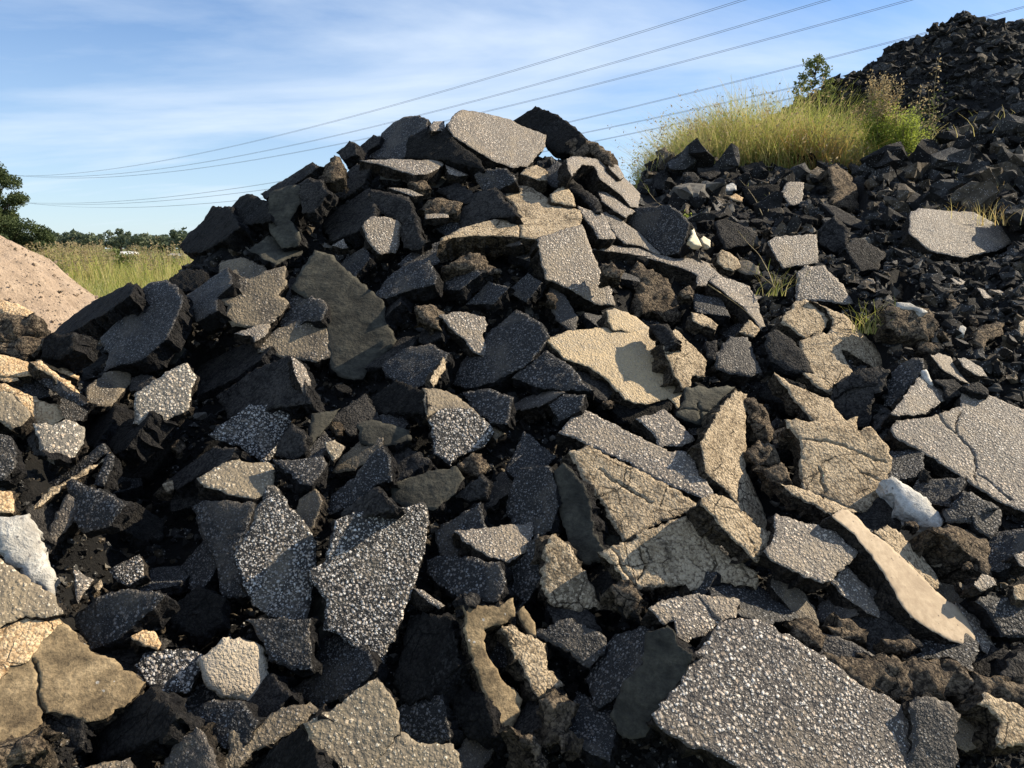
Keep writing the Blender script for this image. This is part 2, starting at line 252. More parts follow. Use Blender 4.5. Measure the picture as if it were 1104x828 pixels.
SLAB_TABLE = r"""
B|596,160 640,120 680,98 740,92 775,105 770,140 720,180 700,260 640,265 530,255 515,240 590,190|50|-40|.10|agg|dark pebbly slab standing on the crest just left of the biggest top slab
B|785,130 800,112 840,112 850,150 790,150|30|20|.10|light|small pale block wedged on the crest behind the topmost pale slab
B|855,125 895,75 920,68 1000,80 1104,105 1150,130 1245,165 1240,215 1170,290 1110,295 1030,268 940,215 880,175|48|38|.12|light|large pale speckled slab tilted on the very top of the pile
C|195,115 285,58 330,68 380,95 450,150 480,185 440,230 380,240 330,215 325,165|55|-45|.14|black|dark pointed slab forming the peak right of the topmost pale slab
C|400,190 450,160 530,195 580,230 585,280 540,270 500,230 470,250 430,250|50|-30|.12|brown|brown broken lump on the crest right of the dark peak
C|410,260 440,250 520,260 600,300 700,400 690,450 660,445 620,400 540,340 520,290 470,285 430,330 415,300|45|55|.10|light|long grey slab sliding down the right shoulder of the crest
C|580,260 610,280 640,335 620,340 580,300|45|55|.06|light|narrow grey sliver against the sky at the right shoulder of the crest
C|395,355 430,340 530,420 545,470 520,475 480,430 410,375|40|-20|.10|fine|dark edge-on slab below the crest lump, sloping down to the right
C|540,395 570,392 630,440 680,470 640,490 590,460 550,430|38|40|.08|light|pale grey wedge under the long slab of the right shoulder
C|345,400 400,360 440,410 445,450 350,430|42|20|.08|tan|small tan triangular piece at the back of the layered tan slab
C|240,300 290,285 335,310 330,345 290,345 225,320|25|20|.08|tan|small flat tan piece right under the topmost pale slab
C|40,330 60,310 160,297 210,340 190,365 110,395 70,385|60|-25|.10|agg|rounded dark speckled chunk directly under the topmost pale slab
C|50,400 120,380 190,460 200,485 110,497 0,545 -20,500 10,440|48|-40|.10|fine|dark grey slab leaning on the left end of the layered tan slab
C|135,390 175,362 260,368 340,425 400,440 455,462 470,500 440,560 300,582 200,570 60,562 -40,572 -90,592 -85,570 0,530 100,503 195,488 200,455|30|15|.13|tan|big layered tan slab with ridges and a crack below the crest|130,400 200,460 215,500 225,570
P|582,260 596,254 628,244 633,258 644,288 655,304 661,327 640,325 618,312 590,300 586,285|58|30|.12|light|pale speckled slab hanging below the layered tan slab
C|455,450 510,470 550,480 600,575 530,575 515,540 480,500|38|25|.07|light|pale slab half left of a straight gap, right of the layered tan slab
C|555,480 590,478 700,560 775,635 760,640 700,605 640,595 610,570|38|30|.07|light|long pale slab right of a straight gap, leading down to the dark speckled slab
g|160,450 300,410 440,400 520,450 560,500 550,560 500,670 420,680 390,670 320,600 240,540|58|-35|.10|agg|dark speckled slab left of the cream triangular shard
d|20,278 60,250 150,250 280,265 400,300 480,325 600,325 660,355 740,430 690,475 600,478 600,420 530,385 300,312 180,292|32|25|.11|light|long thin tan edged slab stretching right with a black underside
d|700,470 740,430 820,455 920,490 970,560 985,640 1015,715 990,740 890,610|38|35|.07|light|pale curved slab below the cream shard with a thin stalk lying by it
d|560,105 585,120 645,245 600,240 565,215 590,180|50|30|.03|cream|cream coloured pointed shard standing beside the dark speckled slab
d|640,205 655,190 695,215 695,255 650,230|50|30|.03|cream|smaller cream shard right of the pointed cream shard
d|720,110 790,95 960,160 940,240 850,250 790,270 760,220 745,160|50|5|.08|fine|smooth grey slab above the round tan disc
d|735,300 770,275 810,290 860,325 875,370 830,395 780,385 745,350|48|10|.05|tan|round tan disc of pavement lying below the smooth grey slab
d|230,390 270,340 330,390 430,440 500,550 515,680 440,690 350,620 260,660 230,600 270,500|58|15|.12|brown|rough brown ridged lump under the long thin tan edged slab
d|45,350 120,350 155,390 140,430 60,410|50|-10|.08|brown|small dark brown lump beside the pale slab hanging under the layered one
d|520,510 570,480 600,510 590,555 540,550|50|10|.05|brown|little brown chunk in the gap right of the rough ridged lump
d|590,650 650,650 740,715 725,740 650,720 600,700|40|30|.06|tan|small tan rounded wedge below the rough brown ridged lump
d|870,760 930,690 990,740 960,790|50|15|.06|tan|small orange tan chunk under the pale curved slab
H|90,225 120,205 275,195 283,300 150,322 120,280|52|20|.07|light|pale speckled four sided slab above the grey block with a grass tuft
H|210,350 240,322 310,325 380,390 425,465 380,465 300,455 205,455|52|5|.07|light|grey block just above the crumbling tan slabs
H|145,540 200,460 240,452 330,530 300,570 235,600 190,570|45|15|.10|tan|tan crumbling slab at the top left of the broken tan group
H|270,462 400,520 480,600 555,690 510,718 400,650 360,640 330,600 350,540 320,490|45|25|.08|tan|long tan crumbling slab running down beside the grass tuft
H|80,600 125,575 180,610 240,690 260,740 170,730 100,690|52|-5|.08|fine|grey half shaded slab left of the broken tan group
H|225,620 300,590 325,600 370,650 420,740 360,828 280,790 230,740|42|15|.08|tan|middle slab of the broken tan group
O|125,10 200,60 330,110 390,190 440,180 430,220 380,240 300,215 230,150|40|20|.07|tan|narrow tan slab along the lower edge of the broken tan group
O|340,110 360,60 440,0 560,0 540,80 500,90 490,200 460,220 400,190|50|-25|.10|fine|smooth grey shaded block right of the broken tan group
W|740,430 780,415 830,470 855,575 830,575 760,545 770,500|58|35|.10|brown|upright brownish slab standing in the rubble below the yellow grass
W|585,515 615,478 665,480 660,550 620,555|52|15|.07|light|small grey speckled slab left of the upright brownish slab
W|720,550 770,560 880,625 870,640 780,605|35|15|.05|fine|thin flat strip lying below the upright brownish slab
H|395,250 430,210 470,215 550,270 520,330 450,335|48|15|.08|fine|grey scored slab between the flat strip and the pale slab on the right
H|290,180 350,120 410,175 400,230 350,260 300,230|55|-20|.10|fine|dark rounded block below the upright brownish slab
H|660,190 665,110 700,95 830,105 900,110 1010,165 1070,210 980,255 860,280 740,255|40|22|.12|light|broad pale slab alone on the right rubble slope under the straw weeds
H|570,375 640,385 640,440 600,445|45|35|.06|brown|small tan faced block above the brown root-like lump
H|560,490 620,470 740,490 755,550 730,600 620,590 570,550|52|10|.10|brown|brown root-like crumbling lump beside the grass tuft
H|700,590 770,640 775,665 690,640|45|10|.05|brown|little brown slab right below the root-like lump
h|830,320 860,290 960,250 1000,270 990,320 900,370 875,420 840,370|52|28|.05|brown|brown triangular slab on its own in the dark rubble at the right
h|560,460 600,445 670,470 720,560 780,620 720,600 620,540|42|35|.06|light|pale pointed slab above the big cracked slab, left of two
h|720,480 760,475 850,530 880,580 820,575 750,530|42|35|.05|light|pale pointed slab above the big cracked slab, right of two
h|670,0 730,5 820,60 780,50 700,30|35|35|.05|light|thin pale sliver at the right, upper left of three slivers
h|830,60 870,65 925,120 915,150 870,120|35|35|.05|light|thin pale sliver at the right, middle of three slivers
h|900,75 970,70 1104,125 1150,150 1030,105|35|30|.05|light|thin pale sliver at the right, nearest the picture's edge
h|1075,270 1104,250 1150,260 1150,360 1075,350|55|25|.06|tan|tan chunk cut by the right edge beside the brown triangular slab
h|260,690 280,600 390,500 440,480 500,490 500,540 460,600 380,690 320,760 280,750|48|-45|.10|agg|dark coarse block leaning left of the pale slab with a white flake
h|325,800 420,680 490,575 560,625 640,660 630,720 500,800 400,805|40|25|.08|light|pale speckled slab between the dark coarse block and the big cracked slab
h|0,620 130,545 250,520 280,560 240,640 130,640 80,640 0,700|52|-15|.10|fine|grey block left of the dark coarse block, over the shaded grey slab
h|570,610 690,600 740,650 730,690 640,700 630,650|45|5|.07|fine|flat dark grey piece directly above the big cracked slab
h|755,650 830,620 890,660 890,700 770,670|45|5|.07|fine|second flat dark grey piece above the big cracked slab, further right
O|595,240 620,200 740,190 850,150 865,85 930,95 1104,165 1180,200 1200,560 1104,545 1000,500 910,445 800,370 700,310 620,270|38|12|.14|light|big pale slab with long cracks cut off by the right edge|765,175 800,225 850,262 890,310 912,350 915,400 912,440;850,165 830,230 850,262;912,400 960,430 1050,510
O|170,200 330,215 450,240 480,225 560,300 570,370 545,440 480,545 420,530 310,490 240,480 220,370 230,290 180,230|48|8|.12|tan|broken tan slab split by cracks left of the white stone|230,270 330,280 400,300 460,330 520,350 565,360;290,380 300,440 315,485;460,400 550,440
O|560,425 590,415 660,460 720,490 780,580 770,610 720,600 640,550 580,470|40|-10|.10|white|white oblong stone lying under the big cracked slab
O|135,440 250,480 350,520 430,550 350,580 270,530 200,500|38|20|.08|tan|short flat tan strip ending at the top of the long tan beam slab
m|-28,-5 0,-50 60,-45 130,0 200,80 280,130 410,250 560,400 650,480 700,500 790,640 820,730 790,770 680,720 540,650 430,580 370,500 300,370 200,220 100,100|42|38|.15|tansmooth|long smooth tan beam-like slab running diagonally down to the right
m|700,495 790,540 880,620 900,700 960,810 900,800 830,760 810,700 770,600|42|30|.10|light|pale pebbly end piece at the foot of the long tan beam-like slab
m|215,70 300,40 380,90 480,180 560,290 620,380 590,410 500,350 400,260 300,160|48|42|.08|tan|rough tan slab behind the upper half of the beam-like slab
m|600,60 700,35 800,60 880,115 920,200 935,330 900,320 850,240 770,180 720,140|48|45|.18|brown|big dark boulder with a lit rough right face, below the white stone
m|820,490 920,460 1050,470 1150,490 1150,700 960,700 920,600 880,540|58|10|.10|agg|grey speckled slab at the right edge beside the foot of the tan beam slab
m|810,390 860,320 920,350 935,385 850,425|48|30|.06|light|small pale stone under the big dark boulder
m|1050,215 1104,195 1150,200 1150,300 1080,270|50|25|.06|light|small pale piece at the right edge level with the dark boulder
m|1045,395 1104,390 1150,400 1150,480 1060,470|45|20|.06|tan|small flat tan piece at the right edge above the grey speckled slab
L|290,380 420,390 700,400 830,410 890,480 890,560 800,555 700,545 640,570 540,540 430,490 400,460|55|10|.20|brown|long rough brown block above the huge foreground slab
P|777,671 804,669 826,674 850,687 883,706 921,736 956,752 978,763 985,790 975,835 900,870 830,850 771,812 744,804 717,790 706,769 733,739 753,703 763,693|46|12|.12|pebble|huge pebbly grey slab in the foreground, the nearest and largest
L|650,575 720,550 780,560 850,620 830,720 840,800 720,900 640,860 670,660|55|0|.10|fineagg|dark rough slab tucked behind the right end of the huge foreground slab
L|930,575 950,540 1020,560 1150,600 1150,740 1000,740 1010,640|50|20|.14|tan|tan cornered block at the bottom right corner
L|920,450 1000,470 1150,510 1150,590 1000,540 930,540|50|-10|.10|brown|dark brown strip above the tan cornered block
L|1015,460 1050,400 1104,360 1150,350 1150,500|50|15|.08|fine|grey wedge at the right edge above the dark brown strip
P|836,553 866,562 899,574 924,596 916,607 902,617 899,625 888,629 858,617 831,603 824,594 836,580|38|18|.09|light|pale flat slab left of the long tan beam-like slab
L|345,90 360,40 400,30 480,110 530,200 525,225 470,200 400,150|40|22|.06|light|pale triangular slab broken off just below the pale flat one
L|190,260 250,240 320,300 300,340 240,330 200,300|50|10|.08|brown|rough brown clod above the huge foreground slab, left of three
L|330,260 400,270 490,285 480,310 380,320|45|10|.06|brown|rough brown clod above the huge foreground slab, middle of three
L|540,310 660,315 690,355 640,360 560,340|45|10|.06|brown|rough brown clod above the huge foreground slab, right of three
K|740,195 820,160 930,140 980,190 1030,220 1000,250 960,290 850,340 840,240 800,260|44|18|.07|light|pale broken slab with a notch behind the top of the huge foreground slab
K|940,145 1090,155 1075,230 1020,240 990,215|42|18|.07|light|small pale piece right of the notched pale slab
K|720,310 800,270 850,350 900,380 860,500 770,600 720,690 640,700 590,600 640,480 710,420|60|-50|.10|mud|shaded olive slab leaning left of the huge foreground slab
f|625,-240 690,-220 690,60 680,180 730,290 780,400 825,520 828,560 700,500 600,340 540,290 460,200 440,50 470,-20 540,-130|58|45|.07|tan|tall curved pale tan flake standing in the middle right of the pile
f|430,410 490,362 600,380 700,500 825,580 810,650 750,740 700,690 600,600 520,500|46|32|.09|tan|tan slab at the foot of the tall curved flake|700,600 740,660 745,720
G|400,525 480,430 560,470 700,540 800,590 880,600 920,670 985,775 900,760 760,700 660,640 500,570|36|8|.07|light|long speckled slab half in shadow below the broad yellowish slab
G|690,465 800,435 860,490 915,545 850,570 780,570 740,510|36|12|.07|light|small pale four sided block on the right end of the long half shadowed slab
G|350,155 420,125 560,115 740,125 790,210 880,380 850,430 800,375 720,400 640,380 560,300 500,260 410,225|38|22|.13|yellow|broad yellowish slab in the centre of the pile, brightest of all
G|570,40 600,28 680,60 735,110 735,123 600,113 580,80|48|30|.08|yellow|yellowish ridge piece behind the broad yellowish slab
G|800,190 840,115 900,170 960,230 955,290 905,300 895,330 870,340 830,270|52|38|.09|tan|tan rounded piece against the right side of the broad yellowish slab
e|100,0 220,0 270,100 210,150|55|-35|.08|fine|small dark slab between the yellowish ridge and the tan rounded piece
e|280,545 320,440 330,380 500,375 600,370 570,420 450,540 420,590 330,560|46|12|.06|mud|grey muddy slab with fine cracks left of the tall curved flake|400,470 415,530 430,585;300,500 420,510 480,515
e|520,170 600,75 700,80 740,190 780,280 720,300 640,290 520,260|52|12|.08|fineagg|grey brown four sided slab above the tall curved flake
e|690,450 750,430 820,500 860,640 850,700 790,680 700,560|54|22|.10|brown|crumbling brown ridge right behind the tall curved flake
f|690,90 760,20 860,60 900,130 830,170 750,160|52|5|.08|brown|cracked brown clod right of the tall curved flake
f|800,200 900,160 960,250 890,270 820,250|52|0|.08|brown|dark brown block left under the cracked tan slab
P|318,312 330,290 343,274 358,279 380,300 402,318 411,326 413,347 424,366 413,377 397,390 391,406 372,404 358,395 355,375 350,345 340,330|54|2|.10|mud|large olive smeared slab in the upper middle of the pile
F|120,150 180,110 330,55 370,90 380,150 420,205 330,235 230,220 110,200|52|12|.07|dusty|dusty brown slab at the left edge of the large olive slab
b|290,690 390,580 500,560 600,510 690,490 700,590 650,650 715,690 640,790 560,828 400,820 360,770 380,710|52|12|.09|dusty|dusty speckled slab with a pale corner above the dusty brown slab
P|303,350 305,338 314,318 334,320 348,325 352,334 345,345 330,345 308,357|48|-25|.08|agg|dark speckled chunk between the two dusty slabs
c|60,410 200,270 240,190 330,105 420,85 490,110 520,200 470,320 430,410 300,520 160,560 80,590 110,500|46|-35|.10|agg|dark blue-black speckled slab on the left shoulder of the pile
a|380,545 540,430 680,350 750,312 795,325 760,380 620,480 500,540 340,640 330,600|42|-60|.22|black|long black slab at the left foot of the pile, against the field
a|265,640 300,605 360,610 440,600 430,700 350,750 250,740|55|-20|.12|black|black end block below the long black slab at the left foot
b|85,350 130,280 200,230 270,135 370,135 400,200 420,250 330,320 200,390 110,390|52|-50|.18|black|big smooth black slab on the left skyline, lowest one
b|395,125 440,75 490,52 540,80 600,95 610,200 500,230 410,220|52|-45|.14|black|black rounded slab on the left skyline next above the big smooth one
B|115,400 320,275 345,295 240,370 180,390 140,420|48|-50|.10|fine|long dark slab on the left skyline tilted like a ramp
B|150,400 240,370 280,380 270,440 230,500 270,560 260,600 200,610 150,540|58|-15|.10|mud|olive grey slab just below the ramp-like skyline slab
B|240,370 300,340 370,350 380,400 330,470 280,480 270,420|55|-25|.08|fine|dark lump between the olive grey slab and the brown skyline tooth
B|365,290 405,235 430,260 445,330 400,350 340,350|52|0|.10|brown|brownish skyline tooth right of the ramp-like slab
B|415,235 470,187 495,205 495,245 440,265|52|-35|.10|fine|small dark skyline tooth right of the brownish one
B|510,210 560,165 590,175 585,200 520,245|52|-35|.08|fine|small dark slab left against the dark pebbly crest slab
B|510,265 640,262 740,268 830,265 838,290 780,320 720,325 600,285|28|12|.07|light|flat pale slab lying level below the dark pebbly crest slab
B|700,345 770,335 790,370 750,375|40|20|.06|brown|small brown knob under the right end of the level pale slab
B|620,375 700,380 755,405 720,410|28|15|.04|light|thin pale plate under the level pale slab
B|360,520 430,450 540,385 570,480 540,530 400,580|46|-45|.10|fine|dark smooth slab left of the grey slab with the lit speckled corner
B|550,390 610,400 700,420 730,480 745,560 775,585 740,615 680,605 665,540 675,515 600,480 570,480|54|-20|.10|fine|grey shaded slab with a jagged right edge below the thin pale plate
B|520,530 560,490 620,500 675,515 660,600 650,630 580,635 545,590|58|28|.07|light|bright speckled patch-like chunk under the grey jagged slab
B|810,390 880,360 930,370 970,410 940,440 880,430|45|-20|.08|fine|dark slab above the left end of the layered tan slab
B|750,450 820,410 910,430 890,470 770,475|45|0|.06|brown|brown flat chunk right of the grey jagged slab
B|845,285 940,325 900,330 860,320|28|20|.05|light|pale sliver under the left corner of the topmost pale slab
B|770,480 860,472 855,492 770,497|25|15|.04|light|thin pale strip under the brown flat chunk
B|400,605 440,580 460,615 440,618|45|20|.05|light|tiny pale triangle left of the bright speckled chunk
l|20,490 140,350 240,300 335,275 380,370 370,420 260,440 100,500|42|-30|.08|agg|dark bluish slab pointing left between the olive slab and the layered one
l|270,550 350,540 430,580 400,640 420,690 350,680 300,620|54|10|.09|brown|crumbly reddish brown clod left of the small pale triangle slab
l|430,310 560,250 650,240 690,290 760,320 770,350 680,360 560,330 500,330|48|5|.12|brown|rough brown clump in the dark hollow under the layered tan slab
P|475,341 490,338 500,337 523,343 524,350 520,362 525,373 519,382 508,375 490,356|50|25|.07|light|small pale triangular slab in the middle of dark slabs
G|0,240 100,130 200,45 250,60 300,95 330,140 300,190 240,250 120,310 30,335 -30,320|44|-35|.08|agg|dark bluish leaf-shaped slab right of the small pale triangular slab
G|200,300 260,240 330,200 400,240 500,350 420,350 300,340|44|-25|.07|agg|dark slab under the left tip of the broad yellowish slab
F|600,250 680,190 780,170 850,210 800,310 720,340 620,290|42|-30|.07|agg|dark speckled slab right of the large olive slab
F|790,310 835,230 855,215 845,270 805,335|52|60|.04|tan|thin tan lit edge piece on the dark speckled slab
F|770,350 860,360 930,400 1000,470 1080,510 1040,540 1000,480 920,430 830,430 780,460|38|35|.05|dusty|pinkish brown rough strip above the coarse white speckled chunk
F|785,470 850,430 940,430 1010,480 1030,520 1000,570 900,610 870,640 810,600 800,540|60|12|.10|aggc|coarse black and white speckled chunk in the centre left
G|0,360 100,350 190,380 170,480 120,480 50,440|42|-35|.06|agg|dark speckled slab right of the pinkish brown strip
F|540,440 560,380 650,320 760,360 770,440 650,440|50|-45|.10|black|black slab left of the pinkish brown strip
F|500,490 560,470 700,510 710,550 600,570 520,560|48|5|.06|mud|low olive cracked piece below the black slab
F|640,730 740,690 880,660 910,700 880,760 800,820 720,828 650,790|50|-5|.08|mud|olive pebbly slab touching the top corner of the centre speckled slab
F|900,640 960,600 1010,620 1015,650 980,690 900,650|50|10|.06|brown|brown tip below the coarse black and white speckled chunk
F|890,770 990,690 1020,720 1010,770 950,790|55|-15|.06|fine|smooth bluish piece under the brown tip
F|-50,370 0,340 100,270 220,220 250,240 290,340 310,400 240,410 0,450|52|-40|.10|fine|large dark smooth wedge behind the wedge of white speckles
F|240,225 280,250 310,310 300,385 270,330 250,280|48|60|.04|light|thin pale lit edge of the large dark wedge
k|265,375 340,320 400,280 500,210 600,195 690,210 740,215 735,270 700,350 640,450 600,550 520,510 440,440 330,410|60|15|.08|aggc|white speckled triangular wedge slab above the flat tan pebbly one
k|190,640 310,570 410,510 450,540 600,550 630,570 625,680 580,730 490,750 380,730 240,685|32|15|.07|tanagg|flat tan pebbly slab under the white speckled triangular wedge
k|740,310 820,380 830,470 760,520 650,500 660,440 700,370|55|-20|.07|fine|small dark slab right of the white speckled triangular wedge
k|865,260 1020,230 940,340 860,430 840,470 845,380|58|30|.06|mud|olive lit sliver pointing down, right of the small dark slab
k|945,430 1000,415 1055,450 1030,500 990,530 955,470|48|22|.06|tanagg|tiny pale pebbly stone below the olive sliver
k|640,530 780,530 920,510 940,560 900,630 860,670 800,670 700,590|34|0|.08|agg|block with one pale lit stripe right of the flat tan pebbly slab
M|380,270 400,200 470,140 540,60 590,10 620,60 630,140 570,160 500,220 430,250|55|-20|.08|agg|narrow dark slab rising above the centre speckled slab
M|440,290 450,250 570,175 650,250 640,268 530,280|55|-25|.06|fine|dark triangular piece peeking over the centre speckled slab
M|415,310 530,280 640,272 740,245 765,290 750,420 720,530 670,660 640,740 590,845 540,800 440,740 370,720 385,620 350,560 315,540 330,500 380,470 400,400|60|12|.09|aggc|big dark slab with white speckles standing upright at the centre left
M|145,170 190,200 240,270 290,330 325,390 320,540 290,690 200,695 90,620 50,550 20,450 30,410 80,330|56|10|.08|aggc|diamond-shaped speckled slab left of the big upright centre slab
P|209,549 222,543 272,545 264,575 255,592 262,625 268,640 240,640 232,600 218,575|50|-20|.08|agg|dark blue speckled slab left of the diamond-shaped one
J|70,240 150,240 300,245 308,430 220,425 150,400 130,340|58|-5|.12|agg|brick-like dark block under the diamond-shaped slab
I|800,420 830,370 890,320 980,330 1040,350 1060,420 1060,500 1075,540 1000,570 880,545 830,500|58|22|.14|pale|pale sandy boulder-like chunk at the lower left centre
J|210,530 330,450 340,330 420,310 530,360 560,430 480,510 340,590 300,560|48|-35|.08|agg|dark slab below the tip of the big upright centre slab
J|300,650 400,600 480,540 575,480 620,540 655,620 650,690 590,760 530,860 350,880 320,740|54|12|.09|tanagg|tan pebbly slab at the bottom edge, below the centre
J|640,690 740,735 880,740 900,828 880,890 560,890 540,828|50|10|.08|tanagg|second tan pebbly slab at the bottom edge, with a hole, right of the first
J|0,770 0,690 60,680 200,590 290,575 330,605 240,680 100,760 30,828 -30,850 -60,810|42|5|.07|dusty|long dusty edge slab rising to the right at the bottom left
J|40,835 340,620 300,700 350,828 330,890 60,890|54|-60|.10|black|black smooth face under the long dusty edge slab
M|790,460 860,440 940,450 1050,465 1075,500 1070,590 1050,610 900,600 830,550 790,510|46|-30|.12|agg|dark bluish brick-shaped block right of the big upright centre slab
P|492,572 531,568 572,565 570,590 549,604 527,599 505,585|34|18|.07|light|pale flat pebbly slab above the dark bluish brick-shaped block
N|360,120 400,80 470,160 500,210 510,330 550,410 540,450 470,460 420,380 370,240|60|-30|.10|mud|shaded brown upright slab right of the pale flat pebbly one
N|430,40 520,20 700,110 940,240 930,260 840,270 720,330 640,375 570,240 500,150|50|8|.10|tan|rough tan slab under the long half shadowed slab|540,100 620,160 680,190 760,235
N|560,430 640,400 720,350 860,300 940,310 1040,440 1104,480 1150,500 1150,560 1104,560 1000,540 900,575 880,545 700,565 680,590 640,500|48|8|.08|tan|wide cracked tan slab below the rough tan one|700,420 720,480 690,540;930,310 960,400 1000,470 985,530;600,420 640,500 690,570
N|310,510 330,400 370,360 420,400 480,510 540,640 500,640 450,650 340,620 310,560|56|8|.10|tan|tan block with a square lit patch left of the wide cracked tan slab
N|170,250 220,100 330,90 350,120 370,240 340,330 290,360 210,340|56|-40|.10|agg|dark speckled slab behind the pale flat pebbly one
K|5,200 60,195 130,200 190,170 200,230 160,265 85,290 80,330 110,400 150,470 225,545 215,610 180,665 130,640 65,480 20,330|58|22|.10|mudlit|tall muddy tan slab with a deep bite, bottom centre
K|215,215 240,190 280,250 290,310 250,290|55|22|.06|mudlit|little muddy tan point right of the bitten tall slab
K|160,270 200,260 250,300 320,340 330,430 400,490 300,540 260,470 200,360|52|30|.08|tan|bright rough tan piece right of the bitten tall slab
K|290,290 420,235 550,310 550,370 500,430 420,370 330,320|48|-5|.08|agg|speckled chunk right of the little muddy point
K|310,550 420,550 450,590 420,660 360,720 330,640|54|10|.08|brown|brown ridged chunk below the bright rough tan piece
K|200,665 290,710 350,828 340,880 300,860 270,750|48|30|.08|brown|brown sliver at the bottom edge left of the ridged chunk
K|380,700 430,680 450,740 390,770|50|15|.06|brown|small pinkish stone under the brown ridged chunk
J|720,115 760,120 838,180 820,195 760,150|38|20|.07|light|small pale edged slab left of the dark bluish brick-shaped block
J|920,150 960,135 985,160 970,190 930,180|50|20|.05|fine|knob with a round hollow under the dark bluish brick-shaped block
I|0,280 90,225 235,250 310,320 370,380 430,400 550,490 500,560 390,620 330,640 240,600 180,600 160,680 0,740 -80,740 -80,300|40|25|.13|mudlit|big smeared tan slab in the bottom left corner|130,400 150,450 155,520 165,570 178,620
I|0,0 80,50 130,100 200,140 240,210 180,225 100,220 0,270 -60,270 -60,0|42|28|.10|tanagg|brown pebbly slab above the big smeared tan one at the left edge
j|0,325 60,320 170,305 215,400 230,480 300,630 310,760 290,770 230,720 170,690 120,600 60,580 0,500 -40,400|52|30|.12|white|white concrete chunk at the left edge
I|-60,760 0,745 160,700 165,770 60,810 -40,850 -60,850|60|15|.10|brown|rough brown lump beneath the big smeared tan slab
i|0,180 100,215 240,280 330,300 370,380 340,400 270,440 200,430 150,330 80,260 0,230 -40,200|44|30|.10|orange|orange tan slab on the small heap at the left edge
i|0,235 70,250 150,330 170,380 120,430 60,450 0,400 -40,400 -40,240|50|22|.10|tanagg|purplish pebbly patch slab at the left edge below the orange tan slab
i|210,430 280,420 330,440 380,405 440,410 500,460 490,540 440,610 350,665 290,630 250,570|50|25|.10|lightc|bright pebbly rounded chunk on the small left heap
i|150,500 205,440 240,570 280,620 200,600|55|-50|.08|fine|dark side piece left of the bright pebbly rounded chunk
i|240,810 400,695 600,545 640,600 420,745 290,820|52|-10|.05|agg|dark pebbly upper half of the narrow leaning plank-like slab
i|290,830 420,750 638,606 630,627 500,722 380,802 220,927 195,925|50|35|.05|tan|tan lit lower strip of the narrow leaning plank-like slab
j|400,110 430,95 540,150 720,215 735,240 640,360 560,385 480,400 440,330 470,250 410,170|52|-15|.06|agg|dark plate with a pale rim below the plank-like slab
j|245,480 290,390 330,320 400,190 480,240 450,300 370,400 300,520 260,520|55|18|.08|fineagg|short grey bar leaning beside the dark rimmed plate
i|640,600 680,620 670,680 620,790 560,780|54|0|.08|agg|small dark chunk behind the end of the plank-like slab
j|-40,160 60,165 80,210 75,290 0,285 -40,280|52|30|.08|orange|orange tan chunk above the white concrete at the left edge
j|440,630 550,690 500,760 470,828 450,760|48|38|.08|light|small pale wedge in the dark hollow right of the white concrete
j|560,730 600,690 610,730 580,760|48|35|.05|tan|pebble-sized tan stone right of the small pale wedge
j|650,630 740,580 830,540 855,600 850,670 760,720 700,700|52|5|.10|aggc|glittering dark chunk in the hollow at the lower left
I|300,230 400,150 480,125 590,130 640,150 590,210 540,250 490,290 420,340 370,350 330,300|50|-20|.10|agg|dark slab with a lit speckled edge above the big smeared tan slab
I|520,310 560,280 610,285 640,330 620,355 570,340|48|28|.10|orange|small orange rounded stone right of the big smeared tan slab
I|540,420 590,370 700,360 800,380 790,430 740,520 650,520 560,480|54|8|.08|aggc|sparkling black and white chunk left of the pale sandy boulder
I|780,600 860,560 960,570 1000,620 1020,640 970,740 890,750 800,650|50|-15|.10|agg|dark speckled chunk under the pale sandy boulder
I|640,840 700,720 780,670 840,760 860,860 760,890|54|-10|.10|fineagg|dark pointed slab at the bottom left, under the speckled chunk
I|300,840 400,800 510,795 520,860 320,890|35|15|.10|dusty|dusty top of a slab at the bottom edge, lower left
I|330,740 600,510 620,560 700,620 640,700 400,800|50|-45|.10|black|black shaded slab right below the big smeared tan slab
E|540,180 640,120 700,80 740,70 775,120 750,170 745,240 640,290 580,300 540,290|56|14|.07|lightc|isolated bright speckled slab in the dark left flank
c|600,600 850,470 960,440 1050,470 990,540 850,640 640,740|42|-50|.10|fine|long dark smooth slab right of the isolated bright speckled one
c|850,380 1055,308 1050,345 1020,400 970,430 940,395|30|15|.05|light|thin pale plate under the dusty speckled slab
c|540,170 600,130 720,50 800,0 830,90 740,170 740,240 620,300|48|-45|.08|agg|dark speckled slab left of the dusty slab with a pale corner
E|675,385 715,355 735,390 705,420 680,400|48|25|.05|brown|tiny brown stone in the dark left flank, upper of two
E|645,540 685,525 690,560 660,570|48|25|.05|tan|tiny tan stone in the dark left flank, lower of two
i|490,450 560,370 680,300 690,330 640,440 560,560 500,540|48|-55|.10|black|black smooth slab in the gully right of the bright rounded chunk
i|640,540 740,420 880,330 900,360 760,560 700,600|48|-55|.10|black|second black slab in the gully, nearer the bright speckled one
k|0,650 120,560 280,450 400,470 330,560 190,620 60,700|46|-50|.10|fine|dark slab rising behind the flat tan pebbly slab
a|-40,560 0,480 60,490 150,510 200,480 220,520 250,555 200,600 150,610 60,640 0,640|55|15|.12|brown|rough dark lump topping the small left heap below the sand
a|-30,440 0,400 120,430 200,480 190,500 60,490 0,480|25|20|.05|orange|orange sandy top on the rough dark lump of the left heap
a|-30,680 0,650 60,640 240,610 260,650 200,700 120,740 60,720 0,700|50|15|.10|brown|second rough lump of the left heap, beneath the topmost lump
a|-40,720 80,740 190,780 180,850 -40,850|40|25|.10|orange|tan slab at the left edge under the rough lumps
i|190,60 240,50 330,110 440,200 515,280 500,290 400,215 300,140 210,75|38|35|.05|orange|thin orange tan slab with a black pebbly edge on the left heap
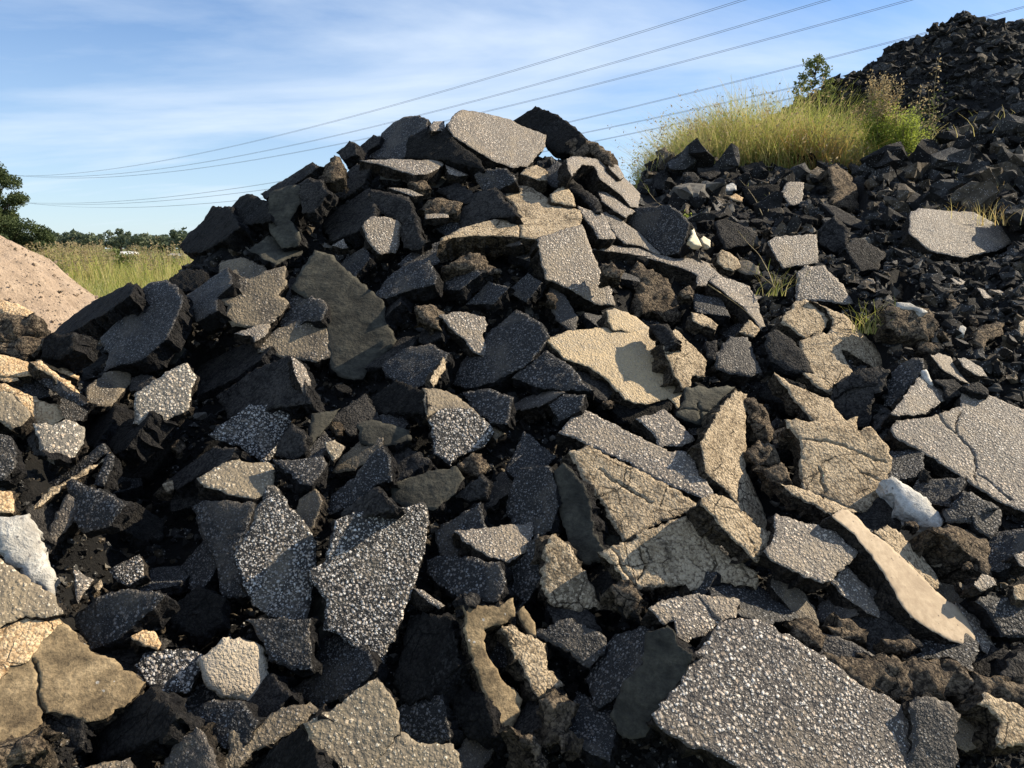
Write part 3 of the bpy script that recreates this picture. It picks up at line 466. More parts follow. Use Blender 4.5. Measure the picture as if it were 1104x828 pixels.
i|175,90 210,70 300,140 400,215 500,287 480,315 400,280 280,210 190,130|62|-25|.05|agg|black pebbly edge face below the thin orange tan slab
i|220,40 300,45 400,95 465,135 460,150 400,130 320,100 260,75|38|35|.05|orange|upper thin tan slab pointing right on the left heap
i|-40,30 0,40 100,50 190,80 170,125 60,120 0,100|36|30|.08|orange|smooth tan slab at the left edge behind the thin orange slab
i|-40,120 90,125 105,160 50,175 0,160|40|25|.06|orange|flat sandy piece at the left edge above the orange tan slab
i|-40,490 60,500 100,590 90,680 20,760 -40,740|54|18|.10|agg|brownish pebbly boulder at the left edge below the purplish patch
J|700,250 760,220 870,240 890,420 800,520 700,560 650,480|52|-50|.10|black|black smooth slab in the shadow right of the big upright centre slab
J|650,600 720,560 830,540 860,700 850,740 740,730 660,680|52|-40|.10|agg|shadowed pebbly slab above the bottom tan slab with a hole
J|860,540 920,500 1000,560 1050,700 950,720 890,640|52|-40|.10|black|black slab left of the bitten tall muddy slab
g|360,290 370,210 430,175 455,200 450,260 400,300|55|20|.07|fine|dark grey upright piece on the rubble ridge right of the crest
G|340,410 400,370 480,370 460,430 380,470|44|-35|.06|agg|dark piece in the hollow under the broad yellowish slab
O|790,560 870,480 900,490 1000,540 950,560 900,600 800,600|52|-10|.08|agg|dark speckled slab tucked under the big cracked slab
O|900,575 960,530 1010,550 1015,610 970,660 910,620|54|12|.07|agg|grey speckled chunk above the big dark boulder
K|590,100 660,90 700,150 660,200 600,170|52|-20|.08|brown|shadowed brown clod under the wide cracked tan slab
N|600,560 640,540 700,600 690,680 620,660|55|-30|.08|black|black chunk under the left end of the wide cracked tan slab
e|440,100 510,90 505,210 450,190|50|-5|.07|fine|small flat grey piece left of the grey brown four sided slab
g|620,170 740,165 755,200 700,240 630,220|52|5|.07|fine|dark angular block on the ridge below the yellow grass
g|870,160 1000,130 1030,170 900,200|45|5|.06|fine|flat dark slab on the ridge at the base of the grass
g|890,280 1104,270 1104,350 990,420 900,360|54|-15|.08|black|black slab on the ridge slope above the smooth grey slab
g|765,280 830,250 855,270 850,295 790,300|45|15|.04|white|small whitish stone on the rubble ridge
g|805,345 845,325 890,345 880,370 830,360|45|15|.04|orange|small orange brick-like fragment on the rubble ridge
h|685,280 720,265 760,290 750,330 700,325|52|-5|.04|white|small bluish white stone in the dark rubble at the right
h|500,545 530,540 570,610 565,630 545,625|48|0|.03|white|white flake upright between pale slab and dark rubble
h|360,130 420,130 530,180 500,190 430,165 370,160|30|10|.03|white|whitish splintered flake on the root-like brown lump
m|0,600 80,590 180,650 150,690 60,680 0,670|50|15|.07|brown|rough brown clod left under the long tan beam-like slab
I|-60,300 0,275 90,222 225,252 150,330 100,400 40,420 0,470 -60,480|40|26|.012|orange|thin orange clay crust on the upper part of the big smeared tan slab
B|700,180 775,140 850,145 900,200 960,240 1000,300 940,290 840,262 690,255|50|-20|.10|black|black slab in the shadow behind the small pale crest block
"""
LIFT = [-0.108, 0.23, -0.107, -0.3, 0.08, 0.044, 0.27, -0.01, -0.057, 0.122, 0.0, 0.131, 0.028, 0.062, 0.0, 0.01, -0.124, 0.043, -0.12, 0.0, 0.24, 0.0, 0.0, 0.0, -0.3, 0.244, 0.0, 0.0, 0.0, 0.0, 0.0, 0.076, -0.083, 0.05, -0.043, 0.0, -0.05, 0.0, 0.0, 0.0, 0.0, 0.0, 0.0, -0.3, 0.208, 0.013, 0.0, 0.027, -0.027, 0.0, 0.04, -0.04, 0.0, -0.022, 0.008, 0.042, 0.03, 0.05, -0.141, 0.0, 0.0, 0.0, 0.02, -0.178, -0.014, -0.008, -0.095, 0.0, 0.0, 0.0, 0.0, -0.026, 0.0, 0.0, 0.0, 0.0, 0.13, 0.0, 0.0, -0.002, 0.0, 0.009, -0.009, 0.026, -0.072, 0.16, 0.008, 0.0, -0.006, 0.046, 0.142, 0.29, 0.072, 0.0, 0.0, 0.0, 0.0, 0.01, 0.028, 0.209, 0.101, 0.104, -0.3, 0.104, -0.3, -0.126, 0.025, 0.051, 0.174, 0.249, 0.0, -0.194, 0.0, 0.0, 0.0, -0.086, 0.039, 0.047, -0.054, 0.0, 0.0, 0.0, 0.0, 0.0, 0.071, 0.0, -0.071, -0.094, -0.001, -0.058, 0.058, 0.039, 0.0, -0.016, -0.023, 0.0, 0.0, 0.0, 0.0, -0.012, 0.233, -0.195, 0.017, -0.015, 0.015, 0.0, 0.0, 0.0, 0.173, 0.019, 0.0, 0.0, 0.0, 0.0, -0.192, 0.161, 0.077, 0.031, 0.073, 0.0, 0.0, 0.007, 0.0, 0.0, 0.0, -0.007, 0.032, 0.029, 0.0, -0.029, 0.0, 0.0, 0.0, 0.0, 0.184, -0.17, -0.11, 0.0, 0.017, 0.008, -0.239, -0.123, -0.294, -0.15, -0.096, 0.061, -0.069, 0.45, 0.0, 0.0, 0.0, 0.0, -0.009, 0.009, 0.0, 0.071, 0.084, 0.0, -0.058, 0.296, -0.165, 0.154, 0.162, 0.0, 0.0, -0.101, 0.198, -0.017, -0.038, 0.0, -0.074, -0.056, 0.157, 0.11, -0.027, -0.069, -0.083, 0.0, -0.043, -0.117, -0.056, 0.0, 0.086, 0.012, -0.028, 0.005, -0.005, 0.0, 0.0, 0.0, 0.0, 0.0, 0.0, 0.0, 0.083, 0.391, 0.002, -0.149, 0.048]
SKY_STR = .075
EXPO = .84
CLOUD_LOC = (5.3, 2.2, 0)
CLOUD_COL = (6.4, 7.3, 8.4, 1)
# ------------------------------------------------------------------ shape of the rubble mound (a height field)
CTRL_PX = """60,355,4.6 120,315,5.0 165,290,5.2 200,255,5.4 240,220,5.6 290,195,5.8 340,175,6.0 400,152,6.1 450,142,6.2 520,136,6.2 580,134,6.25 640,165,6.3 690,205,6.2
140,400,4.2 200,350,4.6 250,450,3.75 330,300,4.9 330,400,4.2 330,550,3.2 330,680,2.75 300,800,2.4 450,250,5.1 450,350,4.4 450,450,3.8 450,550,3.3 430,680,2.8 430,820,2.35
550,200,5.6 600,280,4.8 600,380,4.2 600,500,3.5 600,620,3.0 600,740,2.6 600,830,2.35 700,280,5.2 700,360,4.5 700,450,3.8 720,560,3.2 760,640,2.8 800,740,2.45 850,820,2.25
850,400,4.4 850,500,3.6 900,600,3.1 950,700,2.7 1000,820,2.3 1100,820,2.3 1100,700,2.7 1050,600,3.1 1080,480,3.7 1000,400,4.3 950,300,5.4 850,270,5.8 760,240,6.3
700,212,7.0 690,198,8.6 720,187,9.2 705,190,9.9 760,192,8.0 850,190,8.2 950,184,8.2 1000,250,6.4 1060,250,6.2 1090,330,5.2 1104,190,7.6 1040,150,8.6 990,170,8.6 1104,125,9.0 1250,300,5.4 1250,500,3.6 1250,150,8.4 1200,720,2.7
220,620,3.05 160,560,3.4 200,720,2.7 120,450,4.0 150,640,3.05 85,545,3.5 150,800,2.4
20,500,3.1 60,430,3.4 20,360,3.9 0,338,4.2 60,560,3.05 60,490,3.2 30,590,2.75 30,650,2.5 60,720,2.3 20,800,2.2 130,740,2.4 -120,500,3.1 -120,360,4.0 -120,700,2.4"""
WORLD_PTS = [(-4.0, 6.4, -.1), (-2.5, 8.3, -.1), (-1, 8.6, .2), (.6, 8.6, .9), (-5, 7.2, -.2), (-7, 6, -.2), (-3.4, 5.6, .25), (-4.6, 5.2, -.1),
             (1.6, 10, 2.2), (3, 10, 2.3), (4.6, 10, 2.4), (1.6, 12, 2.1), (3, 12.5, 2.2), (4.8, 12, 2.3), (-.5, 11.5, .1), (-3, 11.5, -.2),
             (-1, 1.2, -.3), (1, 1.2, -.3), (3, 1.2, -.3), (-3, 1.2, -.3), (6.5, 10.5, 3.3), (7, 8.5, 3.2), (6.8, 5.5, 2.0), (5.5, 2, .4), (-6, 2.5, .2), (8, 12.5, 3.8)]
cp = [tuple(at(*map(float, s.split(',')))) for s in CTRL_PX.split()] + WORLD_PTS
cp = np.array(cp)

def _tps(r2):
    return np.where(r2 > 1e-12, .5 * r2 * np.log(np.maximum(r2, 1e-12)), 0)

_n = len(cp)
_K = _tps(((cp[:, None, :2] - cp[None, :, :2]) ** 2).sum(-1)) + np.eye(_n) * .012
_P = np.c_[np.ones(_n), cp[:, :2]]
_A = np.block([[_K, _P], [_P.T, np.zeros((3, 3))]])
_w = np.linalg.solve(_A, np.r_[cp[:, 2], 0, 0, 0])

GX0, GX1, GY0, GY1, GS = -8.0, 9.0, 1.0, 13.5, .05
gx = np.arange(GX0, GX1 + .001, GS); gy = np.arange(GY0, GY1 + .001, GS)

def surf_eval(X, Y):
    q = np.c_[X.ravel(), Y.ravel()]
    r2 = ((q[:, None, :] - cp[None, :, :2]) ** 2).sum(-1)
    return (_tps(r2) @ _w[:_n] + _w[_n] + q @ _w[_n + 1:]).reshape(X.shape)

XX, YY = np.meshgrid(gx, gy)
SS = np.concatenate([surf_eval(XX[i:i + 25], YY[i:i + 25]) for i in range(0, len(gy), 25)])

def H(x, y):
    fx = min(max((x - GX0) / GS, 0), len(gx) - 1.001); fy = min(max((y - GY0) / GS, 0), len(gy) - 1.001)
    i, j = int(fx), int(fy); a, b = fx - i, fy - j
    return (SS[j, i] * (1 - a) + SS[j, i + 1] * a) * (1 - b) + (SS[j + 1, i] * (1 - a) + SS[j + 1, i + 1] * a) * b

def Hnorm(x, y, e=.12):
    return Vector((-(H(x + e, y) - H(x - e, y)) / (2 * e), -(H(x, y + e) - H(x, y - e)) / (2 * e), 1)).normalized()

def hit(px, py, t0=1.3, t1=13):
    """first point of the mound surface along the line of sight through a photo pixel"""
    d = ray(px, py); t = t0; step = .03; best = None
    while t < t1:
        p = CAM + d * t
        g = p.z - H(p.x, p.y)
        if g < 0: return p, t
        if best is None or g < best[0]: best = (g, t, p.copy())
        t += step
    return best[2], best[1]
# ------------------------------------------------------------------ broken slabs
TILES = {'A': (0, 150, 300), 'B': (250, 100, 300), 'C': (500, 100, 300), 'D': (804, 0, 300), 'E': (0, 375, 300), 'F': (250, 325, 300),
         'G': (500, 325, 300), 'H': (804, 200, 300), 'I': (0, 603, 300), 'J': (250, 603, 300), 'K': (500, 603, 300), 'L': (804, 603, 300),
         'M': (250, 480, 300), 'N': (500, 480, 300), 'O': (804, 400, 300), 'W': (650, 40, 360), 'P': (0, 0, 1104),
         'a': (0, 250, 200), 'b': (180, 200, 200), 'c': (100, 290, 200), 'd': (640, 220, 200), 'e': (680, 350, 200), 'f': (680, 470, 200),
         'g': (640, 150, 200), 'h': (904, 300, 200), 'i': (0, 380, 200), 'j': (0, 500, 200), 'k': (180, 400, 200), 'l': (400, 230, 200),
         'm': (904, 560, 200), 'n': (904, 100, 200)}

def parse_table(txt):
    out = []
    for ln in txt.strip().splitlines():
        f = ln.split('|'); x0, y0, w = TILES[f[0]]; s = w / 1104
        P = lambda q: [(x0 + float(a.split(',')[0]) * s, y0 + float(a.split(',')[1]) * s) for a in q.split()]
        out.append(dict(poly=P(f[1]), T=float(f[2]), A=float(f[3]), th=float(f[4]), mat=f[5], label=f[6],
                        cracks=[P(c) for c in f[7].split(';')] if len(f) > 7 else []))
    for s in out:   # the traced faces are what shows; each slab runs a little on under its neighbours
        c = (sum(q[0] for q in s['poly']) / len(s['poly']), sum(q[1] for q in s['poly']) / len(s['poly']))
        g = 1.02 if min(q[1] for q in s['poly']) < 200 or s['mat'] in ('pebble', 'cream') or 'beam' in s['label'] else 1.075
        s['poly'] = [(c[0] + (x - c[0]) * g, c[1] + (y - c[1]) * g) for x, y in s['poly']]
        s['th'] *= 1.2
    return out

def normal_of(T, A):
    T, A = R(T), R(A)
    return Vector((math.sin(T) * math.sin(A), -math.sin(T) * math.cos(A), math.cos(T)))

def centroid(poly):
    a = cx = cy = 0
    for (x0, y0), (x1, y1) in zip(poly, poly[1:] + poly[:1]):
        c = x0 * y1 - x1 * y0; a += c; cx += (x0 + x1) * c; cy += (y0 + y1) * c
    if abs(a) < 1e-6: return poly[0]
    return cx / (3 * a), cy / (3 * a)

def inside(pts, poly):
    pts = np.asarray(pts); poly = np.asarray(poly)
    x, y = pts[:, 0], pts[:, 1]; r = np.zeros(len(pts), bool)
    j = len(poly) - 1
    for i in range(len(poly)):
        xi, yi = poly[i]; xj, yj = poly[j]
        c = ((yi > y) != (yj > y)) & (x < (xj - xi) * (y - yi) / (yj - yi + 1e-12) + xi)
        r ^= c; j = i
    return r

def seg_dist(pts, segs):
    pts = np.asarray(pts)[:, None, :]; a = segs[None, :, 0]; b = segs[None, :, 1]
    ab = b - a; t = np.clip(((pts - a) * ab).sum(-1) / ((ab ** 2).sum(-1) + 1e-12), 0, 1)
    return np.sqrt((((a + t[..., None] * ab) - pts) ** 2).sum(-1)).min(1)

ROUGH = {'agg': .35, 'aggc': .35, 'light': .28, 'lightc': .4, 'pebble': .25, 'tanagg': .35, 'yellow': .3, 'dusty': .5, 'fineagg': .6, 'fine': .7, 'black': .9,
         'mud': .4, 'mudlit': .35, 'tan': .75, 'tansmooth': .15, 'orange': .7, 'brown': 1.7, 'cream': .15, 'white': .5, 'pale': .6, 'side': 1}
ROUND = {'brown': .018, 'white': .02, 'pale': .015, 'orange': .006, 'tan': .005, 'fineagg': .006, 'lightc': .005, 'dusty': .004}

def make_slab(name, p0, n, poly2, th, mat, seed, res, cracks=(), rough=None, rim=None):
    """poly2: outline in the slab's own plane (metres). One closed, broken-edged solid."""
    rnd = random.Random(seed)
    rough = ROUGH[mat] if rough is None else rough
    rim = ROUND.get(mat, .0025) if rim is None else rim
    ux = Vector((0, 0, 1)).cross(n)
    ux = ux.normalized() if ux.length > 1e-3 else Vector((1, 0, 0))
    vy = n.cross(ux)
    rot = Matrix((ux, vy, n)).transposed()
    size = max(max(p[0] for p in poly2) - min(p[0] for p in poly2), max(p[1] for p in poly2) - min(p[1] for p in poly2))
    res = min(max(res, size / 75), size / 12)
    off = Vector((rnd.uniform(0, 90), rnd.uniform(0, 90), rnd.uniform(0, 90)))
    # outline, resampled and roughened
    out = []
    k = len(poly2)
    amp = (.008 + .006 * rough) * min(1, size / .25)
    for i in range(k):
        a = Vector(poly2[i]); b = Vector(poly2[(i + 1) % k]); m = max(1, int((b - a).length / res))
        for j in range(m):
            p = a.lerp(b, j / m)
            q = Vector((p.x, p.y, 0)) + off
            d = noise.noise_vector(q * 11) * amp * .7 + noise.noise_vector(q * 38) * amp * 1.0 + noise.noise_vector(q * 85) * amp * .7
            out.append((p.x + d.x, p.y + d.y))
    area2 = sum(out[i][0] * out[(i + 1) % len(out)][1] - out[(i + 1) % len(out)][0] * out[i][1] for i in range(len(out)))
    if area2 < 0: out.reverse()
    segs = np.array([[out[i], out[(i + 1) % len(out)]] for i in range(len(out))])
    xs = np.arange(segs[:, 0, 0].min(), segs[:, 0, 0].max(), res * 1.15); ys = np.arange(segs[:, 0, 1].min(), segs[:, 0, 1].max(), res * 1.15)
    pts = np.array([(x + rnd.uniform(-.3, .3) * res, y + rnd.uniform(-.3, .3) * res) for x in xs for y in ys]) if len(xs) and len(ys) else np.zeros((0, 2))
    if len(pts):
        pts = pts[inside(pts, segs[:, 0])]
    if len(pts):
        pts = pts[seg_dist(pts, segs) > res * .55]
    verts = [Vector(p) for p in out]; edges = [(i, (i + 1) % len(out)) for i in range(len(out))]
    deep = []
    for cr in cracks:
        cw = .0045
        path = []
        for a, b in zip(cr[:-1], cr[1:]):
            a = Vector(a); b = Vector(b); m = max(1, int((b - a).length / .012))
            for j in range(m):
                p = a.lerp(b, j / m); q = Vector((p.x, p.y, 0)) * 30 + off
                d = noise.noise_vector(q) * .012
                path.append(Vector((p.x + d.x, p.y + d.y)))
        deep.append(path)
    if deep:
        allp = np.array([p for path in deep for p in path])
        if len(pts):
            dd = np.sqrt(((pts[:, None] - allp[None]) ** 2).sum(-1)).min(1)
            pts = pts[dd > .011]
    verts += [Vector(p) for p in pts]
    crack_idx = set()
    for path in deep:
        for i, p in enumerate(path):
            t = (path[min(i + 1, len(path) - 1)] - path[max(i - 1, 0)])
            if t.length < 1e-6: continue
            t.normalize(); s = Vector((-t.y, t.x)); w = .0045 * (.7 + .9 * rnd.random())
            if not inside([(p.x, p.y)], segs[:, 0])[0]: continue
            crack_idx.add(len(verts)); verts.append(p)
            verts.append(p + s * w); verts.append(p - s * w)
    vo, eo, fo, ov, _, _ = delaunay_2d_cdt(verts, edges, [], 1, 1e-5)
    crackout = set(i for i, src in enumerate(ov) if any(s in crack_idx for s in src))
    bm = bmesh.new()
    V2 = np.array([(p.x, p.y) for p in vo]); D = seg_dist(V2, segs)
    bv = []
    for i, p in enumerate(vo):
        q = Vector((p.x, p.y, 0)) + off
        z = (noise.fractal(q * 5, .8, 2, 3) * .007 * rough + noise.fractal(q * 26, .7, 2, 3) * .0055 * rough
             + noise.noise(q * 2.2) * .012 * min(1, size)) * min(1, size / .2 + .2)
        if rough > .9: z += (abs(noise.noise(q * 9)) + .5 * abs(noise.noise(q * 21)) - .25) * .022 * rough * min(1, size / .25)
        z -= rim * math.exp(-D[i] / max(.007, rim * .9)) * min(1, size / .15)
        if i in crackout: z -= .035
        bv.append(bm.verts.new((p.x, p.y, z)))
    for f in fo:
        try: bm.faces.new([bv[i] for i in f])
        except ValueError: pass
    for v in [v for v in bm.verts if not v.link_faces]: bm.verts.remove(v)
    bmesh.ops.recalc_face_normals(bm, faces=bm.faces)
    if sum(f.normal.z for f in bm.faces) < 0: bmesh.ops.reverse_faces(bm, faces=bm.faces)
    for f in bm.faces: f.smooth = True
    ntop = len(bm.faces)
    bm.faces.ensure_lookup_table(); lay = bm.faces.layers.int.new('top')
    for f in bm.faces: f[lay] = 1
    cx = sum(p[0] for p in out) / len(out); cy = sum(p[1] for p in out) / len(out)
    rings = 2 if FAST else max(2, min(7, int(th / (res * 1.6)) + 1))
    edge = [e for e in bm.edges if len(e.link_faces) == 1]
    sa = (.010 + .009 * min(rough, 1.2)) * min(1, th / .08)
    for r in range(rings):
        ret = bmesh.ops.extrude_edge_only(bm, edges=edge)['geom']
        nv = [g for g in ret if isinstance(g, bmesh.types.BMVert)]
        edge = [g for g in ret if isinstance(g, bmesh.types.BMEdge) and len(g.link_faces) == 1]
        last = r == rings - 1
        for v in nv:
            q = v.co + off
            d = noise.noise_vector(Vector((q.x * 20, q.y * 20, (q.z - r * th / rings) * 26))) * sa * 1.5 + noise.noise_vector(q * 55 + Vector((0, 0, r * 7))) * sa * .7
            v.co.z += -th / rings + d.z * .4
            ins = .010 + (.02 if last else 0)
            v.co.x += d.x - (v.co.x - cx) * ins; v.co.y += d.y - (v.co.y - cy) * ins
    try: bmesh.ops.edgenet_fill(bm, edges=edge)
    except Exception: pass
    bm.faces.ensure_lookup_table()
    for i, f in enumerate(bm.faces):
        if i >= ntop or f[lay] == 0: f.smooth = False; f.material_index = 1
    bm.faces.index_update()
    bmesh.ops.triangulate(bm, faces=[f for f in bm.faces if len(f.verts) > 4])
    me = bpy.data.meshes.new(name); bm.to_mesh(me); bm.free()
    me.materials.append(M[mat]); me.materials.append(M[SIDE.get(mat, 'side')])
    # side faces: extruded faces copy no smooth flag
    o = bpy.data.objects.new(name, me); COL.objects.link(o)
    o.matrix_world = Matrix.Translation(p0) @ rot.to_4x4()
    return o

def slab_plane(s, lift=0.0):
    """where the slab lies: on the mound surface, raised or sunk a little"""
    n = normal_of(s['T'], s['A'])
    c = centroid(s['poly'])
    if not inside([c], s['poly'])[0]:
        # concave outline: use the mean of the vertices instead
        c = (sum(p[0] for p in s['poly']) / len(s['poly']), sum(p[1] for p in s['poly']) / len(s['poly']))
    p, t = hit(*c)
    d = ray(*c)
    return CAM + d * (t - lift), n

def outline_on_plane(poly, p0, n):
    ux = Vector((0, 0, 1)).cross(n).normalized(); vy = n.cross(ux)
    r = []
    for q in poly:
        d = ray(*q); den = d.dot(n)
        t = (p0 - CAM).dot(n) / den if abs(den) > 1e-4 else 5
        w = CAM + d * t - p0
        r.append((w.dot(ux), w.dot(vy)))
    return r

SLABS = parse_table(SLAB_TABLE)
# ------------------------------------------------------------------ build the slabs
def kind_of(s):
    l = s['label']
    if s['mat'] == 'white': return ('concrete_chunk', 'concrete chunk') if 'concrete' in l else ('pale_stone', 'stone')
    if s['mat'] == 'cream': return ('stone_shard', 'stone')
    if s['mat'] == 'pale': return ('concrete_chunk', 'concrete chunk')
    for w in ('chunk', 'lump', 'clod', 'clump', 'stone', 'block', 'boulder', 'knob', 'fragment'):
        if w in l: return ('asphalt_chunk', 'asphalt chunk')
    return ('asphalt_piece', 'asphalt slab')

for i, s in enumerate(SLABS):
    p0, n = slab_plane(s, LIFT[i] if i < len(LIFT) else 0.0)
    q = outline_on_plane(s['poly'], p0, n)
    cr = [outline_on_plane(c, p0, n) for c in s['cracks']]
    dist = (p0 - CAM).length
    nm, cat = kind_of(s)
    o = make_slab(nm, p0, n, q, s['th'], s['mat'], 1000 + i, .0036 * dist, cr)
    tag(o, s['label'], cat, 'broken pavement pieces heaped in the pile' if 'asphalt' in nm else 'pale stones and concrete among the asphalt')

# ------------------------------------------------------------------ clearance: how far away the big slabs lie in each direction
CLR = np.zeros((828, 1104))
for i, s in enumerate(SLABS):
    P0, N0 = slab_plane(s, LIFT[i])
    pl = np.array(s['poly']); x0, x1 = max(0, int(pl[:, 0].min()) - 1), min(1104, int(pl[:, 0].max()) + 2); y0, y1 = max(0, int(pl[:, 1].min()) - 1), min(828, int(pl[:, 1].max()) + 2)
    if x1 <= x0 or y1 <= y0: continue
    gx_, gy_ = np.meshgrid(np.arange(x0, x1), np.arange(y0, y1))
    ins_ = inside(np.c_[gx_.ravel(), gy_.ravel()], pl).reshape(gx_.shape)
    dx_ = (gx_ - 552) / FPX; dy_ = -(gy_ - 414) / FPX
    den = dx_ * N0.x + dy_ * UP.dot(N0) + FW.dot(N0)
    tt = np.where(den < -1e-3, (P0 - CAM).dot(N0) / np.minimum(den, -1e-3), 0)
    blk = CLR[y0:y1, x0:x1]
    blk[ins_] = np.maximum(blk[ins_], tt[ins_])

def blocked(x, y, z, pad):
    """would something of this size at this place stick out in front of a big slab?"""
    q = Vector((x, y, z)) - CAM; w = q.dot(FW)
    if w < .3: return False
    u, v = 552 + FPX * q.x / w, 414 - FPX * q.dot(UP) / w
    r = pad / w * FPX
    for a, b in ((0, 0), (r, 0), (-r, 0), (0, r), (0, -r)):
        i, j = int(u + a), int(v + b)
        if 0 <= i < 1104 and 0 <= j < 828 and CLR[j, i] > 0 and w < CLR[j, i] + pad: return True
    return False

# ------------------------------------------------------------------ mound core
def gap_depth(x, y, z):
    px, py = project((x, y, z))
    w = max(0, min(1, (px - 800) / 130)) * max(0, min(1, (470 - py) / 120))
    w = max(w, max(0, min(1, (y - 6.4) / .6)) * (1 if x > .8 else 0))
    d = .27 - .08 * max(0, min(1, (y - 4.9) / .6))
    return d * (1 - w) + .045 * w

step = 1
V = []; idx = {}
ny, nx = XX.shape
Z = np.zeros_like(SS)
for j in range(ny):
    for i in range(nx):
        x, y = XX[j, i], YY[j, i]
        q = Vector((x, y, SS[j, i]))
        Z[j, i] = SS[j, i] - gap_depth(x, y, SS[j, i]) + noise.fractal(q * 3.1, .8, 2, 4) * .05 + noise.noise(q * 13) * .02
        if 1.8 < y < 9:
            for _ in range(8):
                if not blocked(x, y, Z[j, i], .05): break
                Z[j, i] -= .05
fade = np.clip((9 - np.abs(XX)) * 0 + 1, 0, 1)
edge = np.minimum.reduce([(XX - GX0) / .8, (GX1 - XX) / .8, (GY1 - YY) / .8, np.full_like(XX, 1.0)])
edge = np.clip(edge, 0, 1)
Z = Z * edge + (-.6) * (1 - edge)
V = np.c_[XX.ravel(), YY.ravel(), Z.ravel()]
ii = (np.arange(ny - 1)[:, None] * nx + np.arange(nx - 1)[None, :]).ravel()
o = fast_mesh('rubble_mound', V, np.c_[ii, ii + 1, ii + nx + 1, ii + nx], M['dirt'], 4, True)
tag(o, kind='structure')

def Hc(x, y):
    fx = min(max((x - GX0) / GS, 0), nx - 1.001); fy = min(max((y - GY0) / GS, 0), ny - 1.001)
    i, j = int(fx), int(fy); a, b = fx - i, fy - j
    return (Z[j, i] * (1 - a) + Z[j, i + 1] * a) * (1 - b) + (Z[j + 1, i] * (1 - a) + Z[j + 1, i + 1] * a) * b

# ------------------------------------------------------------------ loose chunks that can be told apart (copies of a few shapes)
POLYS = [np.array(s['poly']) for s in SLABS]
BB = [(p[:, 0].min(), p[:, 0].max(), p[:, 1].min(), p[:, 1].max()) for p in POLYS]

def covered(px, py, r):
    pts = [(px, py)] + [(px + r * math.cos(a), py + r * math.sin(a)) for a in (0, .9, 1.8, 2.7, 3.6, 4.5, 5.4)]
    for p, b in zip(POLYS, BB):
        if b[0] - r < px < b[1] + r and b[2] - r < py < b[3] + r:
            if inside(pts, p).any(): return True
    return False

rnd = random.Random(5)
PROTO = []
for k in range(10):
    mat = ['black', 'fine', 'brown', 'agg', 'fineagg', 'fine', 'black', 'light', 'brown', 'dusty'][k]
    m = rnd.randint(5, 7)
    el = rnd.uniform(.6, .95)
    poly = [(.5 * rnd.uniform(.72, 1.1) * math.cos(6.283 * (i + rnd.uniform(-.25, .25)) / m), .5 * el * rnd.uniform(.72, 1.1) * math.sin(6.283 * (i + rnd.uniform(-.25, .25)) / m)) for i in range(m)]
    poly = [(x * .2, y * .2) for x, y in poly]
    o = make_slab('asphalt_chunk', Vector((0, 0, 0)), Vector((0, 0, 1)), poly, rnd.uniform(.05, .09), mat, 77 + k, .011)
    PROTO.append(o)

# large dark pieces half buried between the ones that catch the sun
def plane_t(p0, n, px, py):
    d = ray(px, py); den = d.dot(n)
    return (p0 - CAM).dot(n) / den if den < -1e-3 else None

